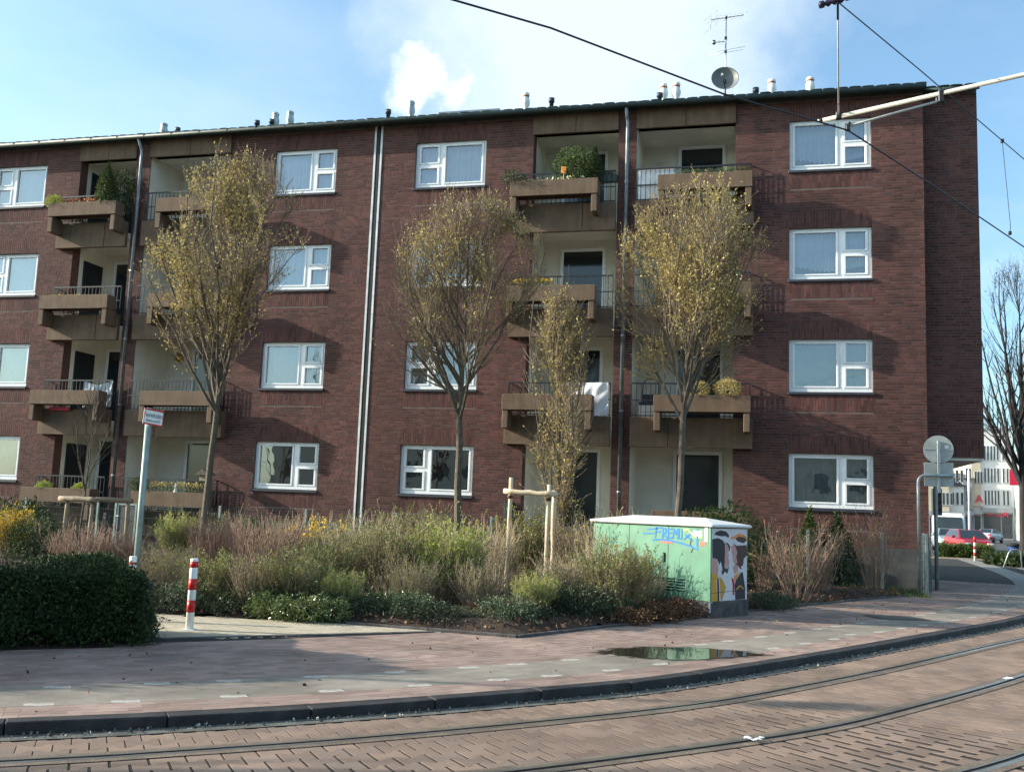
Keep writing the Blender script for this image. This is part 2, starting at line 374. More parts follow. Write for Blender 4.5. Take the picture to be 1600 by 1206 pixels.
    def mesh(s, name, mats):
        me = bpy.data.meshes.new(name)
        me.from_pydata([tuple(v) for v in s.v], [], s.f)
        for m in (mats if isinstance(mats, (list, tuple)) else [mats]): me.materials.append(m)
        me.polygons.foreach_set('material_index', s.m); me.polygons.foreach_set('use_smooth', s.s)
        me.update(); return me
    def build(s, name, mats, parent=None, loc=None): return link(name, s.mesh(name, mats), parent, loc)
def T(x=0, y=0, z=0, rz=0, sc=1): return Matrix.Translation((x, y, z)) @ Matrix.Rotation(rz, 4, 'Z') @ Matrix.Scale(sc, 4)
def text_mesh(txt, size, mat_, depth=.001):
    cu = bpy.data.curves.new('lettering', 'FONT'); cu.body = txt; cu.size = size; cu.align_x = 'CENTER'; cu.align_y = 'CENTER'; cu.extrude = depth; cu.resolution_u = 3
    tmp = bpy.data.objects.new('lettering', cu); COL.objects.link(tmp)
    dg = bpy.context.evaluated_depsgraph_get()
    me = bpy.data.meshes.new_from_object(tmp.evaluated_get(dg)); bpy.data.objects.remove(tmp)
    me.materials.clear(); me.materials.append(mat_); return me

# ------------------------------------------------------------------ lines on the ground
def spline(pts, step=.15):
    P = np.array(pts, float); out = []
    Q = np.vstack([2*P[0]-P[1], P, 2*P[-1]-P[-2]])
    for i in range(1, len(Q)-2):
        p0, p1, p2, p3 = Q[i-1:i+3]; n = max(2, int(np.linalg.norm(p2-p1)/.05))
        t = np.linspace(0, 1, n, endpoint=False)[:, None]
        out.append(.5*((2*p1)+(-p0+p2)*t+(2*p0-5*p1+4*p2-p3)*t**2+(-p0+3*p1-3*p2+p3)*t**3))
    C = np.vstack(out+[P[-1:]])
    s = np.concatenate([[0], np.cumsum(np.linalg.norm(np.diff(C, axis=0), axis=1))])
    S = np.arange(0, s[-1], step)
    return np.stack([np.interp(S, s, C[:, 0]), np.interp(S, s, C[:, 1])], 1)
kp = [tuple(G(*p, .12)[:2]) for p in [(0, 1130), (250, 1119), (500, 1105), (750, 1087), (1000, 1065), (1150, 1044), (1300, 1020), (1450, 993), (1600, 965)]]
KP = spline([(-21, -28.5), (-15, -25.6), (-9, -21.7)]+kp+[(6.0, -1.6), (7.6, 3.5), (8.6, 9.), (9.4, 17.), (10, 25)], .1)
_t = np.gradient(KP, axis=0); _t /= np.linalg.norm(_t, axis=1)[:, None]
for _ in range(25): _t[1:-1] = (_t[:-2]+_t[1:-1]*2+_t[2:])/4
_t /= np.linalg.norm(_t, axis=1)[:, None]
KN = np.stack([-_t[:, 1], _t[:, 0]], 1)        # towards the building
def ST(s, t):                                    # arc position along the kerb, offset from it
    s = np.asarray(s, float)/.1; i = np.clip(s.astype(int), 0, len(KP)-2); f = (s-i)[..., None]
    p = KP[i]*(1-f)+KP[i+1]*f; n = KN[i]*(1-f)+KN[i+1]*f
    return p+n*np.asarray(t, float)[..., None], n
def TOST(x, y):
    d = np.hypot(KP[:, 0]-x, KP[:, 1]-y); i = int(d.argmin())
    return i*.1, float((np.array([x, y])-KP[i]) @ KN[i])
SMAX = (len(KP)-3)*.1
def strip(name, t0, t1, z, material, s0=0., s1=None, step=.25, parent=None):
    s = np.arange(s0, s1 or SMAX, step); a, _ = ST(s, np.full(len(s), t0)); b, _ = ST(s, np.full(len(s), t1))
    n = len(s); V = np.zeros((2*n, 3)); V[:n, :2] = a; V[n:, :2] = b; V[:, 2] = z
    i = np.arange(n-1); F = np.stack([i, i+1, n+i+1, n+i], 1) if t1 > t0 else np.stack([i, n+i, n+i+1, i+1], 1)
    return link(name, npmesh(name, V, [F], [material]), parent)
def flat_poly(name, poly, z, material, parent=None):
    mb = MB(); mb.add([(x, y, z) for x, y in poly], [list(range(len(poly)))]); return mb.build(name, material, parent)
# ================================================================== GROUND
M_greyjoint = mat('grey_joint', (.20, .195, .175), .9, .1, 6.)
M_railbed = mat('rail_bed', (.10, .078, .058), .9, .3, 7., bump=.4, col2=(.2, .15, .11))
def struct(o, label=None): o['kind'] = 'structure'; return o
g = MB(); g.add([(-900, -900, -.03), (900, -900, -.03), (900, 900, -.03), (-900, 900, -.03)], [(0, 1, 2, 3)])
struct(g.build('ground', M_asphalt))
road = struct(strip('road', -9, -.02, .041, M_sand))
kerb = struct(strip('kerb', -.02, .16, -.002, M_sand))
pavement = struct(strip('pavement', .13, 5.2, .1165, M_sand))
# big pavement apron to the far right, where the pavers can no longer be told apart
cycle_path = struct(strip('cycle_path', .54, 1.30, .1183, M_greyjoint, 6))
gutter = struct(strip('gutter', -.17, -.015, .048, M_gut))

def in_view(P, pad=15, hmax=1206):
    d = P-_C; z = d @ _F; x = 800+CF*(d @ _R)/z; y = 603-CF*(d @ _U)/z
    return (z > .5) & (x > -pad) & (x < 1600+pad) & (y > -pad) & (y < hmax+pad)
def lay(name, tv, tf, P, ang, material, parent, tilt=.004, dz=.0015, nobj=300, mesh_pool=3, prefer=None):
    """lay alike pieces: the ones that show largest as single objects, the others joined"""
    n = len(P); tv = np.asarray(tv, float)
    vis = in_view(P); d = np.linalg.norm(P-_C, axis=1); d = np.where(vis, d, 1e6)
    if prefer is not None: d = np.where(prefer, d, d+5e5)
    order = np.argsort(d); own = order[:nobj][d[order[:nobj]] < 4e5]; rest = np.setdiff1d(np.arange(n), own)
    pool = []
    for k in range(mesh_pool):
        v = tv.copy(); me = npmesh(name, v, tf, [material]); pool.append(me)
    rz = RNG.uniform(-1, 1, (n, 3))
    for q, i in enumerate(own):
        o = bpy.data.objects.new(name, pool[q % mesh_pool]); COL.objects.link(o); o.parent = parent
        o.location = (P[i, 0], P[i, 1], P[i, 2]+rz[i, 2]*dz); o.rotation_euler = (rz[i, 0]*tilt, rz[i, 1]*tilt, ang[i])
    if len(rest):
        c, s = np.cos(ang[rest])[:, None], np.sin(ang[rest])[:, None]
        X = tv[None, :, 0]*c-tv[None, :, 1]*s+P[rest, 0:1]; Y = tv[None, :, 0]*s+tv[None, :, 1]*c+P[rest, 1:2]
        Z = tv[None, :, 2]+P[rest, 2:3]+rz[rest, 2:3]*dz+rz[rest, 0:1]*tilt*tv[None, :, 1]-rz[rest, 1:2]*tilt*tv[None, :, 0]
        V = np.stack([X, Y, Z], 2).reshape(-1, 3); off = (np.arange(len(rest))*len(tv))[:, None, None]
        F = [(f[None]+off).reshape(-1, f.shape[1]) for f in tf]
        o = link(name+'_field', npmesh(name+'_field', V, F, [material]), parent); o['kind'] = 'stuff'
def slab_template(poly, h, ch=.004):
    n = len(poly); P = np.array(poly, float); inner = P*(1-ch/np.abs(P).max())
    V = np.zeros((3*n, 3)); V[:n, :2] = inner; V[n:2*n, :2] = P; V[n:2*n, 2] = -ch; V[2*n:, :2] = P; V[2*n:, 2] = -h
    i = np.arange(n); j = (i+1) % n
    return V, [i[None], np.stack([n+i, n+j, j, i], 1), np.stack([2*n+i, 2*n+j, n+j, n+i], 1)]
def rect(l, w): return [(-l/2, -w/2), (l/2, -w/2), (l/2, w/2), (-l/2, w/2)]

# interlocking pavers of the carriageway
L_, P_, A_, gp = .205, .172, .026, .0024
bone = [(-L_/2+gp, -P_/2+A_-A_*2+gp), (-L_*.36, -P_/2-A_+gp), (-L_*.17, -P_/2+A_+gp), (L_*.17, -P_/2+A_+gp), (L_*.36, -P_/2-A_+gp), (L_/2-gp, -P_/2-A_+gp),
        (L_/2-gp, P_/2+A_-gp), (L_*.36, P_/2+A_-gp), (L_*.17, P_/2-A_-gp), (-L_*.17, P_/2-A_-gp), (-L_*.36, P_/2+A_-gp), (-L_/2+gp, P_/2+A_-gp)]
tv, tf = slab_template(bone, .018, .0012)
RAILS = (-.70, -1.80, -3.08, -4.18)
Ps, An = [], []
bands = [(-.175, RAILS[0]+.075), (RAILS[0]-.075, RAILS[1]+.075), (RAILS[1]-.075, RAILS[2]+.075), (RAILS[2]-.075, RAILS[3]+.075), (RAILS[3]-.075, -8.95)]
for ta, tb in bands:
    nr = max(1, int(round((ta-tb)/P_))); pit = (ta-tb)/nr
    for r in range(nr):
        t = ta-pit*(r+.5); s = np.arange(13, min(SMAX, 44), L_)+(L_/2 if r % 2 else 0)
        q, nn = ST(s, np.full(len(s), t)); Ps.append(np.column_stack([q, np.zeros(len(s))])); An.append(np.arctan2(-nn[:, 0], nn[:, 1]))
Ps = np.vstack(Ps); An = np.concatenate(An)
k = in_view(Ps, 600, 2100); Ps, An = Ps[k], An[k]
Ps[:, 2] = .0434
lay('road_paver', tv, tf, Ps, An, M_paver, road, .0035, .0007)
# grooved tram rails
for i, t in enumerate(RAILS):
    s = np.arange(2, SMAX-.5, .3); prof = [(.115, .0078), (.052, .0078), (.052, .0082), (.006, .008), (.006, -.028), (-.034, -.028), (-.034, .007), (-.052, .007), (-.052, .0078), (-.115, .0078)]
    V = []
    for a, z in prof:
        q, _ = ST(s, np.full(len(s), t-a*(1 if i % 2 == 0 else -1))); V.append(np.column_stack([q, np.full(len(s), z+.041)]))
    n = len(s); V = np.vstack(V); F = []; mi = []
    for a in range(len(prof)-1):
        j = np.arange(n-1); f = np.stack([a*n+j, a*n+j+1, (a+1)*n+j+1, (a+1)*n+j], 1); F.append(f); mi += [2 if a in (0, 8) else 1 if a in (3, 4, 5) else 0]*len(f)
    struct(link('tram_rail', npmesh('tram_rail', V, F, [M_steel, M_rust, M_railbed], mi)))
# kerb stones
KS = MB().bbox(-.497, .497, -.075, .075, -.12, .0, .007); kme = [KS.mesh('kerb_stone', M_kerb)]
s = np.arange(3.5, SMAX-1, 1.003)
for si in s:
    p, nn = ST(np.array([si]), np.array([.07])); x, y = p[0]
    a, _ = ST(np.array([si-.48]), np.array([.07])); b, _ = ST(np.array([si+.48]), np.array([.07]))
    o = link('kerb_stone', kme[0], kerb, ((a[0][0]+b[0][0])/2, (a[0][1]+b[0][1])/2, .122+random.uniform(-.006, .006)))
    o.rotation_euler = (random.uniform(-.012, .012), random.uniform(-.006, .006), math.atan2(b[0][1]-a[0][1], b[0][0]-a[0][0]))
# pavers of pavement and cycle path
def rows(t0, t1, w, l, s0, s1, z):
    P, A = [], []; nr = max(1, int(round((t1-t0)/w))); pit = (t1-t0)/nr
    for r in range(nr):
        s = np.arange(s0, s1, l)+(l/2 if r % 2 else 0)+random.uniform(0, .01)
        q, nn = ST(s, np.full(len(s), t0+pit*(r+.5))); P.append(np.column_stack([q, np.full(len(s), z)])); A.append(np.arctan2(-nn[:, 0], nn[:, 1]))
    return np.vstack(P), np.concatenate(A)
rv, rf = slab_template(rect(.197, .0915), .012, .001)
P1, A1 = rows(.16, .54, .0985, .2, 9, 46, .12); P2, A2 = rows(1.30, 3.6, .1, .2, 9, 46, .12)
lay('red_paver', rv, rf, np.vstack([P1, P2]), np.concatenate([A1, A2]), M_redpav, pavement, .004, .0006)
# cycle path: flags, with white pavers let in as lane dashes
P3, A3 = rows(.54, 1.30, .095, .2, 9, 46, .1205)
sd = np.arange(10.2, 45, .755); wd = []
for si in sd:
    for t, ds in ((1.30-.0475, 0), (.54+.0475, -.12)):
        wd.append((si+ds, t))
wp, wn = ST(np.array([a for a, b in wd]), np.array([b for a, b in wd]))
wi = np.unique(np.argmin(np.hypot(P3[:, None, 0]-wp[None, :, 0], P3[:, None, 1]-wp[None, :, 1]), axis=0))
keep = np.ones(len(P3), bool); keep[wi] = False
gv, gf = slab_template(rect(.1992, .0943), .01, .0005)
lay('grey_paver', gv, gf, P3[keep], A3[keep], M_greypav, cycle_path, .001, .0002)
dv_, df_ = slab_template(rect(.197, .0925), .012, .001); dme = npmesh('white_paver', dv_, df_, [M_whpav])
for i in wi:
    x, y = P3[i, :2]
    if in_view(np.array([[x, y, .12]]), 40)[0]:
        o = link('white_paver', dme, cycle_path, (x, y, .1215)); o.rotation_euler = (0, 0, A3[i])
# beige paved lane between hedge and planting
LANE = [(-2.95, -12.05), (-6.2, -14.95), (-7.6, -16.15), (-8.8, -15.6), (-12, -17), (-26, -17), (-26, -13.0), (-7.5, -13.0), (-5.0, -12.62)]
lane = struct(flat_poly('paved_lane', LANE[::-1], .1222, M_sand))
def inside(poly, x, y):
    c = np.zeros(len(x), bool); n = len(poly)
    for i in range(n):
        (x0, y0), (x1, y1) = poly[i], poly[(i+1) % n]
        t = ((y0 > y) != (y1 > y)) & (x < (x1-x0)*(y-y0)/((y1-y0) or 1e-9)+x0); c ^= t
    return c
gx, gy = np.meshgrid(np.arange(-14, -2.8, .2), np.arange(-17, -12, .1)); gx = gx+(np.arange(gx.shape[0]) % 2)[:, None]*.1
gx, gy = gx.ravel(), gy.ravel(); k = inside(LANE, gx, gy); ar = -.06
lay('beige_paver', *slab_template(rect(.197, .096), .01, .003), np.column_stack([gx[k], gy[k], np.full(k.sum(), .1255)]), np.full(k.sum(), 0.), M_beige, lane, .004, .0005, 260)
for a, b in (((-2.9, -12.0), (-6.2, -14.95)), ((-6.2, -14.95), (-7.6, -16.15))):
    Ln = math.hypot(b[0]-a[0], b[1]-a[1]); n = round(Ln/.9)
    for i in range(n):
        o = MB().bbox(-Ln/n/2+.003, Ln/n/2-.003, -.045, .045, -.08, .0, .005).build('edging_stone', M_conc, lane, (a[0]+(b[0]-a[0])*(i+.5)/n, a[1]+(b[1]-a[1])*(i+.5)/n, .132)); o.rotation_euler = (0, 0, math.atan2(b[1]-a[1], b[0]-a[0]))
# planting bed, its edging and the lawn in front of the facade
_be = [tuple(G(*p, .12)[:2]) for p in [(808, 996), (878, 988), (944, 980), (1060, 970)]]
BED = [(-26, -12.9), (-7.6, -13.05), (-5.0, -12.66)]+_be+[(-.62, -8.55), (.55, -6.2), (1.6, -4.3), (3.38, -1.15), (3.4, -1.0), (-26, -1.0)]
def bed_mesh():
    xs, ys = np.meshgrid(np.arange(-22, 3.5, .13), np.arange(-13.1, -.9, .13)); X, Y = xs.ravel(), ys.ravel()
    k = inside(BED, X, Y); idx = -np.ones(len(X), int)
    hs = np.sin(X*3.1)*np.cos(Y*2.7)*.02+RNG.normal(0, .012, len(X))
    dd = np.full(len(X), 9.)
    for i in range(len(BED)-1):
        a, b = np.array(BED[i]), np.array(BED[i+1]); t = np.clip(((X-a[0])*(b-a)[0]+(Y-a[1])*(b-a)[1])/((b-a) @ (b-a)), 0, 1)
        dd = np.minimum(dd, np.hypot(X-a[0]-t*(b-a)[0], Y-a[1]-t*(b-a)[1]))
    Z = .095+np.clip(dd*.28, 0, .14)+hs
    n0, n1 = xs.shape; id_ = np.arange(len(X)).reshape(n0, n1)
    q = np.stack([id_[:-1, :-1], id_[:-1, 1:], id_[1:, 1:], id_[1:, :-1]], 2).reshape(-1, 4); q = q[k[q].all(1)]
    return npmesh('planting_bed', np.column_stack([X, Y, Z]), [q], [M_soil], smooth=True)
struct(link('planting_bed', bed_mesh()))
edge = struct(link('bed_edging', MB().mesh('bed_edging', M_kerb)))
pts = BED[2:11]
for a, b in zip(pts[:-1], pts[1:]):
    Ln = math.hypot(b[0]-a[0], b[1]-a[1]); n = max(1, round(Ln/.9))
    for i in range(n):
        p = [a[j]+(b[j]-a[j])*(i+.5)/n for j in (0, 1)]
        o = MB().bbox(-Ln/n/2+.003, Ln/n/2-.003, -.03, .03, -.1, .035, .006).build('edging_stone', M_conc, edge, (p[0], p[1], .115+random.uniform(-.006, .006)))
        o.rotation_euler = (0, 0, math.atan2(b[1]-a[1], b[0]-a[0]))
lw = MB(); lw.add([(-26, -1.6, .118), (3.45, -1.6, .118), (3.45, .2, .118), (-26, .2, .118)], [(0, 1, 2, 3)]); struct(lw.build('lawn', M_grassg))
# manhole cover and puddle
pd = [(938, 1018), (962, 1013), (1005, 1010.5), (1060, 1010.5), (1110, 1013), (1155, 1017), (1192, 1022), (1165, 1024.5), (1130, 1026), (1090, 1030), (1050, 1029.5), (1000, 1026), (960, 1022)]
def rings(px, z, inner=.9):
    P = np.array([G(x, y, z) for x, y in px]); return P
m, nt, b, out = _new('puddle_water'); b.inputs['Base Color'].default_value = (.022, .02, .016, 1); b.inputs['Roughness'].default_value = .03; b.inputs['Specular IOR Level'].default_value = .5
b.inputs['IOR'].default_value = 1.33
_tc = nt.nodes.new('ShaderNodeTexCoord'); _n = nt.nodes.new('ShaderNodeTexNoise'); _n.inputs['Scale'].default_value = 9; nt.links.new(_tc.outputs['Object'], _n.inputs['Vector'])
_bp = nt.nodes.new('ShaderNodeBump'); _bp.inputs['Strength'].default_value = .03; _bp.inputs['Distance'].default_value = .01; nt.links.new(_n.outputs[0], _bp.inputs['Height']); nt.links.new(_bp.outputs[0], b.inputs['Normal'])
P = rings(pd, .1265); c = P.mean(0); mb = MB()
Q = []
for i in range(len(P)):
    a, b2 = P[i], P[(i+1) % len(P)]
    for t in np.linspace(0, 1, 5)[:-1]:
        q = a+(b2-a)*t; q = q+(q-c)*RNG.uniform(-.05, .05); Q.append(tuple(q))
WQ = [tuple(np.array(q)*1.0+(np.array(q)-c)*RNG.uniform(.10, .22)) for q in Q]; wm_ = MB(); wm_.add([(x, y, .1245) for x, y, z in WQ], [list(range(len(WQ)))[::-1]])
m_, nt_w, b_w, out_w = _new('wet_paving'); b_w.inputs['Base Color'].default_value = (.03, .024, .02, 1); b_w.inputs['Roughness'].default_value = .35
_t2 = nt_w.nodes.new('ShaderNodeBsdfTransparent'); _mx = nt_w.nodes.new('ShaderNodeMixShader'); _nn = nt_w.nodes.new('ShaderNodeTexNoise'); _nn.inputs['Scale'].default_value = 7; _nn.inputs['Detail'].default_value = 6
_tc2 = nt_w.nodes.new('ShaderNodeTexCoord'); nt_w.links.new(_tc2.outputs['Object'], _nn.inputs['Vector']); _mr = nt_w.nodes.new('ShaderNodeMapRange'); _mr.inputs[1].default_value = .38; _mr.inputs[2].default_value = .62; _mr.inputs[3].default_value = .1; _mr.inputs[4].default_value = .75
nt_w.links.new(_nn.outputs[0], _mr.inputs[0]); nt_w.links.new(_mr.outputs[0], _mx.inputs[0]); nt_w.links.new(_t2.outputs[0], _mx.inputs[1]); nt_w.links.new(b_w.outputs[0], _mx.inputs[2]); nt_w.links.new(_mx.outputs[0], out_w.inputs[0])
struct(wm_.build('damp_patch', m_))
mb.add(Q, [list(range(len(Q)))[::-1]]); o = struct(mb.build('puddle', MATS['puddle_water']))
M_wet = mat('wet_stone', (.045, .035, .028), .25, .2, 6., spec=.5)
mc = empty('manhole_cover', G(1400, 965, .122), .4); struct(mc)
MB().bbox(-.42, .42, -.3, .3, -.02, .006, .004).build('cover_plate', M_rust, mc)
MB().bbox(-.33, .33, -.21, .21, -.01, .011, .004).build('cover_fill', M_gut, mc)

# ================================================================== BUILDING
building = tag(empty('apartment_building', (-8, 0, .1)), 'long four-storey red brick apartment building with brown concrete balconies', 'building')
def bpart(mb, name, mats, parent=None):
    o = mb.build(name, mats, None); o.parent = parent or building
    if parent is None: o.matrix_parent_inverse = Matrix.Translation((8, 0, -.1))
    return o
ST_H = 2.75; ZS = 1.853; ZW = 1.336; XL, XR, XE = -26.5, 3.72, 5.02; ZTOP = 11.98; SB = .5
WCOL = [(-22.95, -21.03, 0), (-13.43, -11.53, 1), (-9.2, -7.2, 0), (.63, 2.54, 1)]      # x0, x1, small panes on the right?
HALF = [(-5.89, -3.63), (-.67, -3.16), (-19.85, -17.93), (-14.83, -17.46)]               # outer jamb, pier side
SL0, SL1 = .5, 11.52
wins = [(x0, x1, ZS+ST_H*k, ZS+ST_H*k+ZW) for x0, x1, s in WCOL for k in range(4)]
slots = [(min(a), max(a), SL0, SL1) for a in HALF]
openings = wins+slots
def wall_mesh():
    xs = sorted({XL, XR, *[v for o in openings for v in o[:2]]}); zs = sorted({0., ZTOP, *[v for o in openings for v in o[2:]]}); mb = MB()
    for i in range(len(xs)-1):
        run = None
        for j in range(len(zs)-1):
            cx, cz = (xs[i]+xs[i+1])/2, (zs[j]+zs[j+1])/2
            solid = not any(o[0] < cx < o[1] and o[2] < cz < o[3] for o in openings)
            if solid: run = (run[0] if run else zs[j], zs[j+1])
            if (not solid or j == len(zs)-2) and run: mb.box(xs[i], xs[i+1], 0, .32, *run); run = None
    return mb
m, nt, b, out = _new('brick_bond'); N = nt.nodes.new; L = nt.links.new
tc = N('ShaderNodeTexCoord'); sp = N('ShaderNodeSeparateXYZ'); L(tc.outputs['Object'], sp.inputs[0]); ad = N('ShaderNodeMath'); L(sp.outputs[0], ad.inputs[0]); L(sp.outputs[1], ad.inputs[1])
cb = N('ShaderNodeCombineXYZ'); L(ad.outputs[0], cb.inputs[0]); L(sp.outputs[2], cb.inputs[1])
bt = N('ShaderNodeTexBrick'); L(cb.outputs[0], bt.inputs['Vector']); bt.inputs['Scale'].default_value = 1; bt.inputs['Brick Width'].default_value = .227; bt.inputs['Row Height'].default_value = .06875
bt.inputs['Mortar Size'].default_value = .006; bt.inputs['Color1'].default_value = (.075, .026, .022, 1); bt.inputs['Color2'].default_value = (.14, .05, .037, 1); bt.inputs['Mortar'].default_value = (.11, .09, .08, 1)
L(bt.outputs[0], b.inputs['Base Color']); b.inputs['Roughness'].default_value = .9
bp = N('ShaderNodeBump'); bp.inputs['Strength'].default_value = .5; bp.inputs['Distance'].default_value = .01; bp.invert = True; L(bt.outputs['Fac'], bp.inputs['Height']); L(bp.outputs[0], b.inputs['Normal'])
M_bond = MATS['brick_bond']
wall = bpart(wall_mesh(), 'wall', M_mortar)
# reveals of brick at the loggias
mb = MB()
for xo, xi in HALF:
    s = 1 if xi > xo else -1
    bpart(MB().box(min(xo, xo+.004*s), max(xo, xo+.004*s), .0, .321, SL0, SL1), 'jamb', M_bond)
# bricks: courses, soldier bands over and under the windows
def brick_field():
    C, S = [], []      # centre (x, y, z), size (x, z)
    H = .06875; bl, jl = .215, .012; bh = H-.0135
    bands = []
    for x0, x1, z0, z1 in wins: bands += [(x0, x1, z1+.003, z1+.003+H*6), (x0, x1, z0-H*6-.003, z0-.003)]
    block = [(a, b_, c-.001, d+.001) for a, b_, c, d in bands]+[(o[0]-.0, o[1]+.0, o[2], o[3]) for o in openings]+[(-10.43, -10.17, 0, 20)]
    z = 1.06
    while z+bh < ZTOP-.02:
        blk = sorted([(a, b_) for a, b_, c, d in block if c < z+bh*.6 and d > z+bh*.4]); x = XL; iv = []
        for a, b_ in blk:
            if a > x: iv.append((x, a))
            x = max(x, b_)
        iv.append((x, XR))
        for a, b_ in iv:
            x = a+.004-random.choice([0, .057, .113, .17])
            while x < b_-.02:
                w = bl if random.random() < .72 else .102
                x0, x1 = max(x, a+.004), min(x+w, b_-.004)
                if x1-x0 > .03: C.append(((x0+x1)/2, 0, z+bh/2)); S.append((x1-x0, bh))
                x += w+jl
        z += H
    for x0, x1, z0, z1 in bands:
        n = int(round((x1-x0)/H)); p = (x1-x0)/n
        for i in range(n):
            h1 = .272 if i % 2 else .130
            for a, b_ in ((z0+.004, z0+.004+h1), (z0+.004+h1+.009, z1-.004)):
                C.append((x0+p*(i+.5), 0, (a+b_)/2)); S.append((p-.010, b_-a))
    # set back end bay
    z = 3.22; first = True
    while z+bh < ZTOP+.16:
        if first:
            n = int((XE-XR)/H)
            for i in range(n):
                h1 = .272 if i % 2 else .130
                for a, b_ in ((z, z+h1), (z+h1+.009, z+.41)):
                    C.append((XR+(XE-XR)/n*(i+.5), SB, (a+b_)/2)); S.append(((XE-XR)/n-.01, b_-a))
            z += .41+.01; first = False; continue
        x = XR-random.choice([0, .057, .113, .17])
        while x < XE-.02:
            w = bl if random.random() < .72 else .102
            x0, x1 = max(x, XR+.002), min(x+w, XE-.002)
            if x1-x0 > .03: C.append(((x0+x1)/2, SB, z+bh/2)); S.append((x1-x0, bh))
            x += w+jl
        z += H
    return np.array(C), np.array(S)
C_, S_ = brick_field()
pr = RNG.normal(.0042, .0005, len(C_))
ok = (C_[:, 0] > 2.58) & (C_[:, 1] == 0) & (C_[:, 2] > 1.75)
dist = np.where(ok & in_view(C_, -4), np.linalg.norm(C_-_C, axis=1), 1e6)
order = np.argsort(dist); own = order[:300]; own = own[dist[own] < 1e5]; rest = np.setdiff1d(np.arange(len(C_)), own)
def brick_boxes(C, S, pr):
    n = len(C); V = np.zeros((n, 12, 3)); hx, hz = S[:, 0]/2, S[:, 1]/2; ch = .0012
    sg = [(-1, -1), (1, -1), (1, 1), (-1, 1)]
    for i, (a, b_) in enumerate(sg):
        V[:, i, 0] = C[:, 0]+a*(hx-ch); V[:, i, 2] = C[:, 2]+b_*(hz-ch); V[:, i, 1] = C[:, 1]-pr
        V[:, 4+i, 0] = C[:, 0]+a*hx; V[:, 4+i, 2] = C[:, 2]+b_*hz; V[:, 4+i, 1] = C[:, 1]-pr+ch
        V[:, 8+i] = V[:, 4+i]; V[:, 8+i, 1] = C[:, 1]+.004
    f = [(0, 1, 2, 3)]+[(4+i, 4+(i+1) % 4, (i+1) % 4, i) for i in range(4)]+[(8+i, 8+(i+1) % 4, 4+(i+1) % 4, 4+i) for i in range(4)]
    F = (np.array(f)[None]+(np.arange(n)*12)[:, None, None]).reshape(-1, 4)
    return V.reshape(-1, 3), F
V, F = brick_boxes(C_[rest], S_[rest], pr[rest])
o = link('brickwork', npmesh('brickwork', V, [F], [M_brick]), wall); o['kind'] = 'stuff'
pool = {}
for i in own:
    key = (round(S_[i, 0], 2), round(S_[i, 1], 3))
    if key not in pool:
        v, f = brick_boxes(np.zeros((1, 3)), np.array([[S_[i, 0], S_[i, 1]]]), np.array([0.])); pool[key] = npmesh('brick', v, [f], [M_brick])
    o = link('brick', pool[key], wall, (C_[i, 0], -pr[i], C_[i, 2]))
# plinth
for a, b_ in ((XL, -19.86), (-14.83, -5.89), (-.67, XR+.015)): bpart(MB().box(a, b_, -.02, -.0005, 0, 1.05), 'plinth', M_plinth)
# end bay, overhang
mb = MB(); mb.box(XR, XE, SB, 9, 3.2, ZTOP+.19); bpart(mb, 'end_bay', M_mortar)
mb = MB(); mb.box(XR+.002, XE-.02, SB+.03, 9, 3.14, 3.2); bpart(mb, 'soffit', M_cream)
mb = MB(); mb.box(XR-.32, XR, .32, 9, 0, ZTOP); bpart(mb, 'side_wall', M_bond)
mb = MB(); mb.box(XL, XR-.32, 3.4, 3.6, 0, ZTOP); bpart(mb, 'rear_partition', M_room)
for k in range(5): bpart(MB().box(XL, XR-.33, 1.9, 3.4, .66+ST_H*k, .9+ST_H*k), 'floor_slab', M_room)
# column carrying the overhang
bpart(MB().tube([(3.99, .75, .1), (3.99, .75, 3.15)], .045, 10), 'steel_column', M_pole)
# roof
mb = MB(); e0 = ZTOP+.02
def roof_slab(xa, xb, yf, dz=0.):
    m_ = MB(); m_.add([(x, y, z+dz) for x, y, z in [(xa, yf, e0+.07), (xb, yf, e0+.07), (xb, 9.4, e0+2.4), (xa, 9.4, e0+2.4), (xa, yf, e0+.03), (xb, yf, e0+.03), (xb, 9.4, e0+.03), (xa, 9.4, e0+.03)]],
       [(0, 1, 2, 3), (4, 7, 6, 5), (0, 4, 5, 1), (1, 5, 6, 2), (3, 2, 6, 7), (0, 3, 7, 4)]); return m_
roof = bpart(roof_slab(XL, XR+.03, -.3), 'roof', M_tile); bpart(roof_slab(XR+.034, XE+.015, .3, .15), 'end_roof', M_tile, roof)
rt = MB(); pf = []
nn_ = 7
for j in (0, 1):
    for i in range(nn_): a = pi*i/(nn_-1); rt.v.append(Vector((-cos(a)*.135, j*.42-.06, sin(a)*.018+j*.42*.24)))
for i in range(nn_-1): rt.f.append([i, i+1, nn_+i+1, nn_+i]); rt.m.append(0); rt.s.append(True)
rt.f.append(list(range(nn_))[::-1]); rt.m.append(0); rt.s.append(False)
tme = rt.mesh('roof_tile', M_tile); nt_ = int((XE-XL)/.3); ystep = lambda i: .6 if XL+.15+.3*i > XR+.05 else 0.
for i in range(nt_):
    o = link('roof_tile', tme, roof, (XL+.15+.3*i+random.uniform(-.01, .01), -.29+ystep(i), e0+.068+.25*ystep(i)+random.uniform(-.006, .012)))
    o.rotation_euler = (random.uniform(-.02, .04), random.uniform(-.03, .03), random.uniform(-.02, .02))
tl = []
mb = MB()
for r in range(1, 6):
    for i in range(nt_): mb.add(rt.v, rt.f, 0, True, T(XL+.15+.3*i+random.uniform(-.008, .008), -.29+.36*r+ystep(i), e0+.075+.36*r*.24+.25*ystep(i)))
o = bpart(mb, 'roof_tiling', M_tile, roof); o['kind'] = 'stuff'
